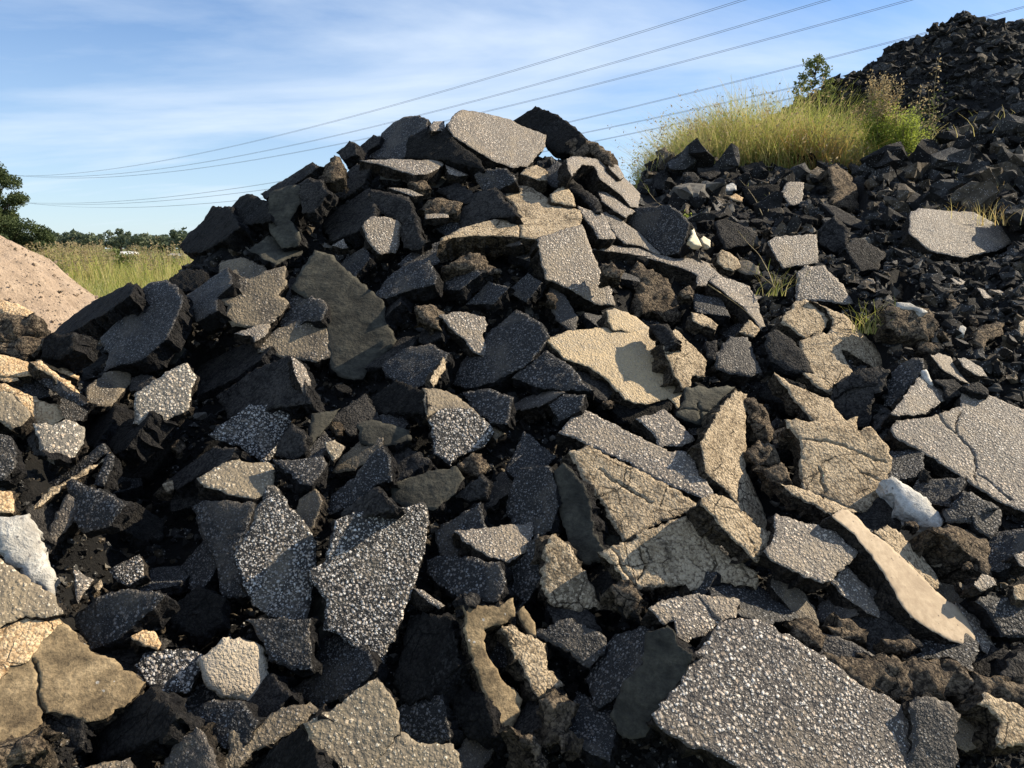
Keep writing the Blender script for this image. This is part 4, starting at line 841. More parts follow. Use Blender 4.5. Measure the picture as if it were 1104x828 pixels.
PLANES = []
for i, s in enumerate(SLABS):
    PLANES.append(slab_plane(s, LIFT[i]))
BPROTO = []
rb_ = random.Random(17)
for k in range(9):
    mat = ['black', 'agg', 'fine', 'agg', 'dusty', 'mud', 'fineagg', 'agg', 'fine'][k]
    m = rb_.randint(4, 6); el = rb_.uniform(.55, .9)
    poly = [(.19 * rb_.uniform(.85, 1.1) * math.cos(6.283 * (i + rb_.uniform(-.22, .22)) / m), .19 * el * rb_.uniform(.85, 1.1) * math.sin(6.283 * (i + rb_.uniform(-.22, .22)) / m)) for i in range(m)]
    BPROTO.append(make_slab('asphalt_piece', Vector((0, 0, 0)), Vector((0, 0, 1)), poly, rb_.uniform(.06, .10), mat, 377 + k, .012))
taken = []
usedp = set(); cnt = 0; tries = 0
while cnt < 88 and tries < 9000:
    tries += 1
    px, py = rb_.uniform(10, 1090), rb_.uniform(150, 815)
    if py < 420 and px > 830: continue
    if py < 250 and px > 640: continue
    p, t = hit(px, py, 1.6)
    if p is None or t > 7.5 or p.z - H(p.x, p.y) > .03 or p.x < -3.2: continue
    size = rb_.uniform(.24, .40); r = size * .4 / t * FPX
    if covered(px, py, r * .12): continue
    if any((px - a) ** 2 + (py - b) ** 2 < (.66 * (r + q)) ** 2 for a, b, q in taken): continue
    nn = Hnorm(p.x, p.y, .2)
    n = (nn + Vector((rb_.uniform(-.65, .15), rb_.uniform(-.35, .3), 0))).normalized()
    if n.dot((CAM - p).normalized()) < .25: continue
    sink = .07
    while sink < .24:
        q = p + (p - CAM).normalized() * sink; ok = True
        for a in (0, 1.05, 2.1, 3.15, 4.2, 5.25):
            for rr in (.6, 1.05):
                sx, sy = px + r * rr * math.cos(a), py + r * rr * math.sin(a)
                tc_ = plane_t(q, n, sx, sy)
                if tc_ is None: ok = False; break
                for (P0, N0), b, pl in zip(PLANES, BB, POLYS):
                    if b[0] < sx < b[1] and b[2] < sy < b[3] and inside([(sx, sy)], pl)[0]:
                        tt = plane_t(P0, N0, sx, sy)
                        if tt is not None and tc_ < tt + .01: ok = False
            if not ok: break
        if ok: break
        sink += .03
    if not ok: continue
    taken.append((px, py, r)); cnt += 1
    k = rb_.randrange(9)
    if k in usedp: o = BPROTO[k].copy(); COL.objects.link(o)
    else: o = BPROTO[k]; usedp.add(k)
    f = size / .38
    o.matrix_world = Matrix.Translation(q) @ n.to_track_quat('Z', 'Y').to_matrix().to_4x4() @ Matrix.Rotation(rb_.uniform(0, 6.28), 4, 'Z') @ Matrix.Diagonal((f, f * rb_.uniform(.8, 1.1), f, 1))
    tag(o, 'dark asphalt slab half buried in the shade between the larger slabs of the pile', 'asphalt slab', 'half buried dark slabs between the larger ones')
for k in range(9):
    if k not in usedp: bpy.data.objects.remove(BPROTO[k])

REGIONS = [
    ((905, 1100, 240, 420), 22, (.07, .17), 'black broken asphalt chunk lying loose on the rubble slope at the right', 'loose chunks on the right rubble slope', 3),
    ((660, 900, 175, 260), 24, (.12, .26), 'dark broken chunk on the rubble ridge below the yellow grass', 'chunks along the rubble ridge below the grass', 4),
    ((820, 1100, 420, 700), 5, (.05, .10), 'small dark chunk filling a gap between the pale slabs at the right', 'small chunks in gaps at the right', 2),
    ((60, 330, 430, 800), 6, (.05, .11), 'small dark chunk lying in the black gully at the lower left', 'small chunks in the left gully', 2),
    ((330, 800, 230, 800), 8, (.045, .11), 'small dark chunk wedged in a shadowed gap of the main pile', 'small chunks in gaps of the main pile', 2),
]
placed = []
first = {k: True for k in range(10)}
for (x0, x1, y0, y1), cnt, (s0, s1), lab, grp, _ in REGIONS:
    c = 0; tries = 0
    while c < cnt and tries < 4000:
        tries += 1
        px, py = rnd.uniform(x0, x1), rnd.uniform(y0, y1)
        size = rnd.uniform(s0, s1)
        p, t = hit(px, py, 1.6)
        if p is None or t > 12 or p.z - H(p.x, p.y) > .02: continue
        r = size * .5 / t * FPX * .85
        if covered(px, py, r * (.75 if y0 > 400 or x0 == 330 else .9)): continue
        if any((px - a) ** 2 + (py - b) ** 2 < (.75 * (r + rr)) ** 2 for a, b, rr in placed): continue
        k = rnd.randrange(10)
        src = PROTO[k]
        nn = Hnorm(p.x, p.y)
        n = (nn + Vector((rnd.uniform(-.7, .7), rnd.uniform(-.7, .45), rnd.uniform(-.1, .4)))).normalized()
        f = size / .2
        gap = .10 if s1 < .12 else .02
        pos = p + (p - CAM).normalized() * gap + nn * .02
        if blocked(*pos, size * .45): continue
        placed.append((px, py, r)); c += 1
        if first[k]: o = src; first[k] = False
        else: o = src.copy(); COL.objects.link(o)
        o.matrix_world = Matrix.Translation(pos) @ n.to_track_quat('Z', 'Y').to_matrix().to_4x4() @ Matrix.Rotation(rnd.uniform(0, 6.28), 4, 'Z') @ Matrix.Diagonal((f, f * rnd.uniform(.75, 1.1), f * rnd.uniform(.8, 1.5), 1))
        tag(o, lab, 'asphalt chunk', grp)
for k in range(10):
    if first[k]: bpy.data.objects.remove(PROTO[k])

# ------------------------------------------------------------------ small rubble: too many to count, one object per area
def rock_templates(n, seed):
    out = []
    r = random.Random(seed)
    for _ in range(n):
        bm = bmesh.new()
        for _ in range(r.randint(9, 13)):
            v = Vector((r.gauss(0, 1), r.gauss(0, 1), r.gauss(0, 1))).normalized()
            bm.verts.new((v.x * r.uniform(.8, 1.1), v.y * r.uniform(.6, .9), v.z * r.uniform(.4, .7)))
        h = bmesh.ops.convex_hull(bm, input=bm.verts)
        for v in [v for v in bm.verts if not v.link_faces]: bm.verts.remove(v)
        bmesh.ops.triangulate(bm, faces=bm.faces)
        bm.verts.index_update()
        out.append((np.array([v.co[:] for v in bm.verts]), np.array([[v.index for v in f.verts] for f in bm.faces])))
        bm.free()
    return out
ROCKS = rock_templates(14, 3)

def roughen(ts):
    out = []
    for v, f in ts:
        bm = bmesh.new(); bv = [bm.verts.new(q) for q in v]
        for t_ in f: bm.faces.new([bv[i] for i in t_])
        bmesh.ops.subdivide_edges(bm, edges=bm.edges, cuts=1, use_grid_fill=True)
        bmesh.ops.triangulate(bm, faces=bm.faces)
        for q in bm.verts: q.co += noise.noise_vector(q.co * 1.7 + Vector((len(out) * 5, 0, 0))) * .30 + noise.noise_vector(q.co * 4) * .12
        bm.verts.index_update()
        out.append((np.array([q.co[:] for q in bm.verts]), np.array([[q.index for q in t_.verts] for t_ in bm.faces]))); bm.free()
    return out
ROUGHROCKS = roughen(ROCKS)

def rock_cloud(name, items, mats, weights, seed, rocks=None):
    """items: (x, y, z, size)"""
    rs = np.random.RandomState(seed)
    Vs = []; Fs = []; Mi = []; b = 0
    for (x, y, z, s) in items:
        v, f = (rocks or ROCKS)[rs.randint(len(ROCKS))]
        a, bb, c = rs.uniform(0, 6.28), rs.normal(0, .6), rs.normal(0, .6)
        Rm = np.array(Matrix.Rotation(a, 3, 'Z') @ Matrix.Rotation(bb, 3, 'X') @ Matrix.Rotation(c, 3, 'Y'))
        Vs.append((v * (s * .5)) @ Rm.T + (x, y, z)); Fs.append(f + b); b += len(v)
        Mi.append(np.full(len(f), rs.choice(len(mats), p=weights)))
    o = fast_mesh(name, np.concatenate(Vs), np.concatenate(Fs), None, 3, False, np.concatenate(Mi), mats)
    return o

rubm = [M['black'], M['fine'], M['brown'], M['rub_grey'], M['rub_pale']] if 'rub_grey' in M else None
M['rub_black'] = rough_mat('rubble_black', (.005, .0045, .004), (.015, .0135, .012), (.042, .037, .031), (.35, .34, .32), .12, 20, 1.0, 90, .015, spec=.3)
M['rub_grey'] = rough_mat('rubble_grey', (.02, .02, .02), (.05, .048, .045), (.10, .095, .085), (.45, .43, .4), .2, 20, .8, 90, .012)
M['rub_brown'] = rough_mat('rubble_brown', (.03, .024, .018), (.10, .08, .055), (.19, .15, .10), (.5, .45, .4), .2, 20, .8, 90, .012)
M['rub_pale'] = rough_mat('rubble_pale', (.08, .07, .06), (.17, .155, .13), (.28, .26, .22), None, 0, 20, .6)
RM = [M['rub_black'], M['rub_grey'], M['rub_brown'], M['rub_pale']]
rs = random.Random(11)
items = []
# everywhere on the mound core, sizes growing with distance
tries = 0
while len(items) < 24000 and tries < 260000:
    tries += 1
    px, py = rs.uniform(-60, 1160), rs.uniform(118, 860)
    right = max(0, min(1, (px - 800) / 100)) * max(0, min(1, (470 - py) / 120))
    back = px > 650 and py < 270
    main = not (right or back)
    if main and rs.random() > .5: continue
    p, t = hit(px, py, 1.6) if not back else hit(px, py, 4.5)
    if p is None or t > 12.5 or p.z < .02: continue
    if p.z - H(p.x, p.y) > .08: continue
    s = t * rs.choice([.004, .005, .007, .009, .012, .016] if main else [.004, .006, .008, .011, .015, .020, .028]) * rs.uniform(.8, 1.3)
    if back and rs.random() < .25: s *= 1.9
    x, y = p.x + rs.uniform(-.02, .02), p.y + rs.uniform(-.02, .02)
    if blocked(x, y, Hc(x, y) + s * .18, s * .6): continue
    items.append((x, y, Hc(x, y) + s * .18, s))
o = rock_cloud('small_rubble', items, RM, [.50, .29, .17, .04], 5, ROUGHROCKS)
tag(o, 'small black asphalt rubble filling the gaps and covering the right slope', 'rubble', kind='stuff')

# crest fringe on the ridge: somewhat larger lumps, still part of the countless rubble
# ------------------------------------------------------------------ far heap of fine asphalt rubble, upper right
HEAP = [(885, 92, 15.5), (915, 78, 15.5), (940, 62, 15.7), (955, 50, 15.8), (990, 38, 16), (1006, 22, 16.2), (1040, 14, 16.5), (1065, 17, 16.6), (1104, 20, 16.8), (1160, 30, 17)]
hp = np.array([tuple(at(*q)) for q in HEAP])
hx = np.arange(hp[0, 0] - 5, 16, .12); hy = np.arange(9.5, 23, .12)
HX, HY = np.meshgrid(hx, hy)
crest_z = np.interp(HX, hp[:, 0], hp[:, 2], left=np.nan)
z0 = hp[0, 2]
crest_z = np.where(np.isnan(crest_z), z0 - (hp[0, 0] - HX) * .48, crest_z)
crest_y = np.interp(HX, hp[:, 0], hp[:, 1])
HZ = np.where(HY < crest_y, crest_z - (crest_y - HY) * .66 + .0, crest_z - (HY - crest_y) * .6)
HZ -= .16
for j in range(HZ.shape[0]):
    for i in range(HZ.shape[1]):
        q = Vector((HX[j, i], HY[j, i], 0))
        HZ[j, i] += noise.fractal(q * 1.1, .9, 2, 4) * .17 + noise.noise(q * 4) * .07
        HZ[j, i] = max(HZ[j, i], -.6)
hny, hnx = HX.shape
ii = (np.arange(hny - 1)[:, None] * hnx + np.arange(hnx - 1)[None, :]).ravel()
heap = fast_mesh('rubble_heap', np.c_[HX.ravel(), HY.ravel(), HZ.ravel()], np.c_[ii, ii + 1, ii + hnx + 1, ii + hnx], M['dirt'], 4, True)
tag(heap, 'tall black heap of fine broken asphalt rising at the upper right behind the grass', 'rubble heap')
items = []
while len(items) < 46000:
    x, y = rs.uniform(hx[0], 13.5), rs.uniform(9.5, 18)
    i = int((x - hx[0]) / .12); j = int((y - 9.5) / .12)
    if j >= hny - 1 or i >= hnx - 1: continue
    z = HZ[j, i]
    if z < .3: continue
    s = (min(.18, .042 / (rs.random() + .02) ** .5) if rs.random() < .55 else rs.choice([.10, .13, .17, .22, .30])) * rs.uniform(.7, 1.2)
    items.append((x, y, z + s * .2, s))
o = rock_cloud('heap_rubble', items, RM, [.70, .22, .07, .01], 8, ROUGHROCKS)
tag(o, 'fine dark rubble covering the tall heap at the upper right', 'rubble', kind='stuff')

# ------------------------------------------------------------------ ground and field
g = NT('field_ground'); v = g.coord(False)
gc = g.ramp(g.noise(v, .25, 6, .6), [(.3, (.06, .075, .02)), (.55, (.11, .115, .035)), (.75, (.16, .135, .06))])
g.done(gc, .95, g.bump(g.noise(v, 6, 5), .5, .1)); M['field'] = g.m
gv = []; gf = []
xs = [-3000, -900, -300, -120, -60, -30, -14, -6, 0, 6, 20, 60, 300, 900, 3000]; ys = [-40, 0, 6, 12, 20, 30, 45, 70, 120, 200, 400, 1000, 3000]
for y in ys:
    for x in xs: gv.append((x, y, -.25 if y < 15 else -.25 + noise.noise(Vector((x * .02, y * .02, 1))) * .2))
for j in range(len(ys) - 1):
    for i in range(len(xs) - 1):
        a = j * len(xs) + i; gf.append((a, a + 1, a + len(xs) + 1, a + len(xs)))
tag(link_mesh('ground', gv, gf, M['field'], smooth=True), kind='structure')

# ------------------------------------------------------------------ sand pile, left
M['sand'] = rough_mat('pale_orange_sand', (.24, .18, .13), (.42, .32, .235), (.52, .405, .30), (.16, .13, .10), .18, 4, 1.0, 30, .05)
SC = at(-97, 300, 10.0)
sv = []; SR = 120; SA = 200
prof_r = [0, .5, .92, 1.44, 1.96, 2.5, 3.1, 4.2, 5.5]; prof_z = [2.02, 1.93, 1.70, 1.41, .92, .42, .10, -.15, -.4]
for a in range(SA):
    th = 2 * math.pi * a / SA
    for r_ in range(SR + 1):
        r = 5.4 * r_ / SR
        x, y = SC.x + r * math.cos(th) * (1 + .0), SC.y + r * math.sin(th) * 1.1
        q = Vector((x, y, 0))
        z = np.interp(r, prof_r, prof_z) + noise.fractal(q * 1.4, .8, 2, 5) * .08 + noise.noise(q * 9) * .022 + abs(noise.noise(Vector((th * 7, r * .6, 2)))) * .09
        # a slumped notch on the slope facing the camera
        nx_, ny_ = at(4, 315, 8.9).x, at(4, 315, 8.9).y
        dd = math.hypot((x - nx_) / .26, (y - ny_) / .5)
        z -= .22 * math.exp(-dd * dd)
        sv.append((x, y, z))
sf = []
for a in range(SA):
    b = (a + 1) % SA
    for r_ in range(SR): sf.append((a * (SR + 1) + r_, a * (SR + 1) + r_ + 1, b * (SR + 1) + r_ + 1, b * (SR + 1) + r_))
sp = link_mesh('sand_pile', sv, sf, M['sand'], smooth=True)
tag(sp, 'smooth pile of pale orange sand at the left, beyond the broken slabs', 'sand pile')

its = []
for _ in range(2600):
    a = rs.uniform(0, 6.28); r = 4.2 * math.sqrt(rs.random()); x, y = SC.x + r * math.cos(a), SC.y + r * math.sin(a) * 1.1
    its.append((x, y, sv[int(a / 6.2832 * SA) % SA * (SR + 1) + int(r / 5.4 * SR)][2], rs.choice([.02, .03, .04, .06]) * rs.uniform(.7, 1.3)))
M['clod'] = rough_mat('sand_clod', (.2, .15, .11), (.36, .28, .20), (.48, .37, .28), None, 0, 12, .8)
tag(rock_cloud('sand_clods', its, [M['clod'], M['rub_brown']], [.85, .15], 4), 'crumbs and pebbles lying on the sand pile', 'pebbles', kind='stuff')

# ------------------------------------------------------------------ plants
def leaf_mat(name, c0, c1, c2, scale=3.0, tr=.5):
    g = NT(name); v = g.coord(False)
    n = g.noise(v, scale, 3, .6)
    n2 = g.noise(v, scale * 12, 2, .6)
    col = g.ramp(g.math('ADD', g.math('MULTIPLY', n, .65), g.math('MULTIPLY', n2, .35)), [(.36, c0), (.5, c1), (.62, c2)])
    g.done(col, .7, None, .25)
    ts = g.n('ShaderNodeBsdfTranslucent'); g.l(col, ts.inputs[0])
    mx = g.n('ShaderNodeMixShader'); mx.inputs[0].default_value = tr
    g.l(g.b.outputs[0], mx.inputs[1]); g.l(ts.outputs[0], mx.inputs[2]); g.l(mx.outputs[0], g.out.inputs[0])
    return g.m
M['grass_green'] = leaf_mat('grass_green', (.17, .20, .04), (.30, .33, .08), (.42, .42, .14), 1.2)
M['grass_straw'] = leaf_mat('grass_straw', (.32, .26, .09), (.50, .43, .17), (.62, .55, .27), 1.2)
M['grass_orange'] = leaf_mat('grass_rust', (.34, .20, .06), (.50, .34, .12), (.58, .45, .20), 1.2)
M['weed_green'] = leaf_mat('weed_green', (.17, .22, .03), (.29, .35, .06), (.44, .46, .13), 4)
M['stem'] = leaf_mat('dry_stem', (.16, .13, .06), (.26, .20, .10), (.36, .29, .16), 5, .1)
M['seed'] = leaf_mat('seed_head', (.20, .14, .07), (.33, .26, .14), (.46, .38, .24), 6)
M['pine'] = leaf_mat('pine_needles', (.035, .052, .020), (.065, .09, .034), (.11, .135, .055), .8, .3)
M['bark'] = rough_mat('bark', (.03, .022, .016), (.08, .06, .045), (.14, .11, .08), None, 0, 12, 1)
M['far_leaf'] = leaf_mat('far_tree_leaves', (.055, .078, .050), (.085, .112, .068), (.125, .145, .085), .06, .3)
M['bush_leaf'] = leaf_mat('bush_leaves', (.08, .105, .03), (.14, .17, .05), (.22, .23, .09), .5, .35)

def blades(items, seed, curve=.35, segs=3):
    """items: (x,y,z,height,width,lean_x,lean_y,mat). returns V,F,mi"""
    rs_ = np.random.RandomState(seed)
    V = []; F = []; mi = []; b = 0
    for (x, y, z, h, w, lx, ly, m) in items:
        a = rs_.uniform(0, math.pi); cx_, sx_ = math.cos(a) * w * .5, math.sin(a) * w * .5
        for k in range(segs + 1):
            t = k / segs
            px_, py_, pz_ = x + lx * t * t * h, y + ly * t * t * h, z + h * t * (1 - .12 * t * (lx * lx + ly * ly))
            wf = (1 - t * .85)
            V.append((px_ - cx_ * wf, py_ - sx_ * wf, pz_)); V.append((px_ + cx_ * wf, py_ + sx_ * wf, pz_))
        for k in range(segs):
            F.append((b + 2 * k, b + 2 * k + 1, b + 2 * k + 3, b + 2 * k + 2)); mi.append(m)
        b += 2 * (segs + 1)
    return V, F, mi

def quads(centres, seed, flat=.5):
    """centres: (x,y,z,size,mat) -> small leaf quads at random angles"""
    r = np.random.RandomState(seed); C_ = np.array([c[:3] for c in centres]); s = np.array([c[3] for c in centres])[:, None]
    n = len(C_)
    u = r.normal(size=(n, 3)); u /= np.linalg.norm(u, axis=1)[:, None]
    w = r.normal(size=(n, 3)); w[:, 2] *= flat; w = np.cross(u, w); w /= np.linalg.norm(w, axis=1)[:, None] + 1e-9
    V = np.stack([C_ - u * s, C_ + w * s * .5, C_ + u * s, C_ - w * s * .5], 1).reshape(-1, 3)
    return V, np.arange(4 * n).reshape(n, 4), [c[4] if len(c) > 4 else 0 for c in centres]

def tube(path, radii, sides=5):
    V = []; F = []
    for i, p in enumerate(path):
        d = (path[min(i + 1, len(path) - 1)] - path[max(i - 1, 0)]).normalized()
        a = d.orthogonal().normalized(); b = d.cross(a)
        for k in range(sides):
            t = 2 * math.pi * k / sides
            V.append(p + (a * math.cos(t) + b * math.sin(t)) * radii[i])
    for i in range(len(path) - 1):
        for k in range(sides):
            k2 = (k + 1) % sides
            F.append((i * sides + k, i * sides + k2, (i + 1) * sides + k2, (i + 1) * sides + k))
    F.append(tuple(range(sides - 1, -1, -1))); F.append(tuple(range((len(path) - 1) * sides, len(path) * sides)))
    return V, F

# wild grass on the ridge behind the rubble: outline follows where it grows tall
rg = random.Random(21)
TOP = [(690, 172), (706, 158), (725, 142), (755, 122), (785, 107), (820, 99), (860, 97), (880, 100), (900, 108), (925, 122), (960, 140), (985, 158), (1003, 172)]
tx = [a for a, _ in TOP]; ty = [b for _, b in TOP]
gi = []
def Zc(x, y): return Hc(x, y)
for _ in range(30000):
    px = rg.uniform(690, 1003); D = rg.uniform(8.55, 11.6)
    base = at(px, 190, D); x, y = base.x, base.y; z = Zc(x, y) - .02
    topz = at(px, float(np.interp(px, tx, ty)) + rg.uniform(-6, 26), D).z
    # heights are real plant heights: shorter at the front edge, tallest a metre in
    hmax = (topz - z) * min(1, .62 + (D - 8.5) * .5)
    hh = (hmax + .02) * rg.uniform(.5, 1.1) * (1 if rg.random() < .8 else .6)
    if hh < .08 or z < at(px, 222, D).z: continue
    orange = max(0, min(1, 1 - abs(px - 890) / 90)) * max(0, min(1, (9.9 - D) / .9))
    green = max(0, min(1, (px - 780) / 90)) * .45 + .34
    u = rg.random()
    m = 2 if u < orange * .75 else (0 if rg.random() < green else 1)
    if m == 2: hh *= .8
    gi.append((x, y, z, hh, rg.uniform(.006, .013), rg.gauss(-.12, .42), rg.gauss(0, .42), m))
V, F, mi = blades(gi, 1)
# wispy seed heads
sq = []
for (x, y, z, h, w, lx, ly, m) in gi[::11]:
    tip = Vector((x + lx * h, y + ly * h, z + h * (1 - .12 * (lx * lx + ly * ly))))
    for k in range(4): sq.append((tip.x + rg.gauss(0, .02), tip.y + rg.gauss(0, .02), tip.z - rg.uniform(0, .12), rg.uniform(.008, .02), 3))
for (x, y, z, h, w, lx, ly, m) in gi[::2]:
    t = rg.uniform(.25, .95); sq.append((x + lx * h * t * t + rg.gauss(0, .03), y + ly * h * t * t, z + h * t * .9, rg.uniform(.010, .022), 0 if m != 2 else 1))
V2, F2, m2 = quads(sq, 3)
V = np.concatenate([np.array(V), V2]); F = np.concatenate([np.array(F), F2 + len(V) - len(V2)])
o = fast_mesh('wild_grass', V, F, None, 4, True, mi + m2, [M['grass_green'], M['grass_straw'], M['grass_orange'], M['seed']])
tag(o, 'thick stand of tall yellow green wild grass on the ridge between crest and far heap', 'grass', kind='stuff')

def plume_weed(name, px, py, D, height, spread, n_st, label, leafy=1.0, matl='weed_green', leaf=.012, seedtop=0.0):
    b = at(px, py, D); z = Zc(b.x, b.y) - .02 if b.y < 13 else b.z
    root = empty(name, (b.x, b.y, z)); tag(root, label, 'weed')
    r = random.Random(int(px * 7 + py)); SV = []; SF = []; lq = []; sd = []
    for s_ in range(n_st):
        a = r.uniform(0, 6.28); sp_ = spread * r.uniform(.05, 1) ** .8
        hh = height * r.uniform(.62, 1.0) * (1 - .25 * sp_ / max(spread, .01))
        path = [Vector((math.cos(a) * sp_ * (t ** 1.5), math.sin(a) * sp_ * (t ** 1.5), hh * t)) + Vector((r.gauss(0, .008), r.gauss(0, .008), 0)) for t in (0, .2, .4, .6, .8, 1)]
        v_, f_ = tube(path, [.006, .0055, .005, .004, .003, .0015], 4)
        bb = len(SV); SV += v_; SF += [tuple(i + bb for i in q) for q in f_]
        nl = int(230 * leafy)
        for k in range(nl):
            t = r.uniform(.1, 1); i = min(4, int(t * 5)); p = path[i].lerp(path[i + 1], t * 5 - i)
            w = .07 * (1 - t) + .022
            q = (p.x + r.gauss(0, w), p.y + r.gauss(0, w), p.z + r.gauss(0, .03), leaf * r.uniform(.6, 1.3), 0)
            (sd if t > 1 - seedtop else lq).append(q)
    link_mesh('stem', SV, SF, M['stem'], root)
    al = lq + [(*q[:4], 1) for q in sd]
    v_, f_, m_ = quads(al, 4); fast_mesh('foliage', v_, f_, None, 4, False, m_, [M[matl], M['seed']], parent=root)
    return root

plume_weed('feathery_weed', 945, 165, 8.9, 1.12, .26, 30, 'tall bright green feathery weed at the right end of the wild grass', 1.5, seedtop=.22)
plume_weed('feathery_weed', 974, 168, 8.7, .62, .24, 20, 'low bright yellow green weed in front of the tall feathery one', 1.3)
plume_weed('tall_weed', 988, 165, 9.0, .90, .16, 3, 'thin tall brown-tipped weed stalk standing right of the feathery weed', .45, 'bush_leaf', .014, .3)
plume_weed('tall_weed', 1001, 170, 9.1, 1.12, .10, 2, 'single tallest weed stalk with a tufted seed head in front of the black heap', .5, 'bush_leaf', .014, .3)
plume_weed('leafy_weed', 845, 120, 10.4, .95, .6, 34, 'dark green leafy weed clump at the back of the wild grass', 1.2, 'weed_green', .014)
plume_weed('leafy_weed', 900, 120, 10.2, .85, .5, 26, 'green leafy weed clump in the grass under the far heap', 1.2, 'weed_green', .02)
plume_weed('leafy_weed', 790, 130, 10.3, .80, .45, 22, 'leafy weed clump with brown tops at the left of the wild grass', 1.0, 'bush_leaf', .02, .15)
plume_weed('leafy_weed', 744, 232, 6.7, .07, .16, 12, 'little yellow green plant growing on the rubble above the cream shard', .35, 'weed_green', .012)

def stalk_weed(name, pts, D, label, rad=.0035, twigs=6):
    """thin bare stalks lying over the rubble: pts are photo pixels of the stem"""
    P3 = []
    for (px, py) in pts:
        p, t = hit(px, py); P3.append(p - (p - CAM).normalized() * .10)
    base = P3[0]; root = empty(name, base); tag(root, label, 'weed')
    path = []
    for a, b in zip(P3[:-1], P3[1:]):
        for j in range(4): path.append(a.lerp(b, j / 4) - base)
    path.append(P3[-1] - base)
    path = [path[0]] + [(path[i - 1] + path[i] * 2 + path[i + 1]) / 4 for i in range(1, len(path) - 1)] + [path[-1]]
    n = len(path); v_, f_ = tube(path, [rad * (1 - .75 * i / n) for i in range(n)], 5)
    link_mesh('stem', v_, f_, M['stem'], root, smooth=True)
    r = random.Random(int(pts[0][0])); bl = []
    for k in range(twigs):
        p = path[r.randrange(1, n)]
        bl.append((p.x, p.y, p.z, r.uniform(.04, .09), .006, r.gauss(0, .7), r.gauss(0, .5), 0))
    if bl:
        v_, f_, m_ = blades(bl, 2); fast_mesh('leaf', np.array(v_), np.array(f_), M['grass_green'], 4, True, parent=root)
    return root

T4 = lambda q: [(640 + x * 200 / 1104, 220 + y * 200 / 1104) for x, y in q]
stalk_weed('weed_stalk', T4([(1075, 500), (1040, 400), (985, 300), (915, 230), (850, 150)]), 6, 'long pale weed stalk arching over the smooth grey slab', .004)
stalk_weed('weed_stalk', T4([(1080, 495), (1000, 430), (940, 400), (875, 365)]), 6, 'pale weed stalk running from the grass tuft to the round tan disc', .004, 3)
stalk_weed('weed_stalk', T4([(680, 480), (780, 545), (880, 615), (960, 690)]), 6, 'thin straight pale stick lying under the curved pale slab', .004, 0)
stalk_weed('weed_stalk', [(720, 226), (708, 218), (700, 208), (692, 196)], 6, 'small yellowish stalk on the rubble below the left end of the grass', .003, 4)
stalk_weed('weed_stalk', [(822, 232), (815, 216), (806, 203), (797, 193)], 6, 'pale bare stalk leaning on the ridge rubble by the black slab', .004, 2)
stalk_weed('weed_stalk', [(828, 228), (830, 215), (829, 205), (833, 196)], 6, 'upright little twig right of the pale bare stalk on the ridge', .004, 4)
stalk_weed('weed_stalk', [(985, 349), (975, 338), (962, 328), (948, 322)], 6, 'dry twig over the dark rubble beside the grass tuft on the right', .004, 3)
stalk_weed('weed_stalk', [(1045, 225), (1040, 205), (1030, 190), (1022, 176)], 6, 'dry stalk on the right rubble slope above the broad pale slab', .004, 4)

def tuft(px, py, n, h, label, lean=(0, 0), mats=('grass_green', 'grass_straw'), spread=.05, w=.006):
    p, t = hit(px, py); p = p - (p - CAM).normalized() * .06
    root = empty('grass_tuft', p); tag(root, label, 'grass tuft')
    r = random.Random(int(px * 3 + py)); bl = []
    for k in range(n):
        bl.append((r.gauss(0, spread), r.gauss(0, spread), -.04, h * r.uniform(.5, 1.1), w * r.uniform(.7, 1.3), lean[0] + r.gauss(0, .6), lean[1] + r.gauss(0, .5), 0 if r.random() < .6 else 1))
    v_, f_, m_ = blades(bl, 9)
    fast_mesh('blades', np.array(v_), np.array(f_), None, 4, True, m_, [M[m] for m in mats], parent=root)
tuft(938, 352, 38, .20, 'green grass tuft growing between the tan crumbling slabs and the root-like lump')
tuft(832, 312, 26, .16, 'grass tuft at the foot of the pale four sided slab', (.3, 0))
tuft(850, 300, 10, .12, 'few grass blades just right of the tuft under the pale four sided slab')
tuft(1052, 232, 60, .16, 'dry straw tuft above the broad pale slab on the right slope', (0, 0), ('grass_straw', 'grass_orange'), .16, .005)
tuft(1078, 238, 50, .16, 'dry straw tuft right of the broad pale slab, near the picture edge', (0, 0), ('grass_straw', 'grass_orange'), .14, .005)
tuft(1068, 205, 24, .12, 'small yellow green tuft on the black rubble above the straw tufts', (0, 0), ('grass_green', 'grass_orange'), .08, .005)
tuft(1030, 150, 26, .26, 'sparse dark twiggy tuft on the rubble slope before the black heap', (0, 0), ('grass_straw', 'grass_straw'), .3, .008)
tuft(1075, 130, 26, .22, 'spiky green tuft on the rubble slope at the upper right', (0, 0), ('grass_green', 'grass_straw'), .16, .01)

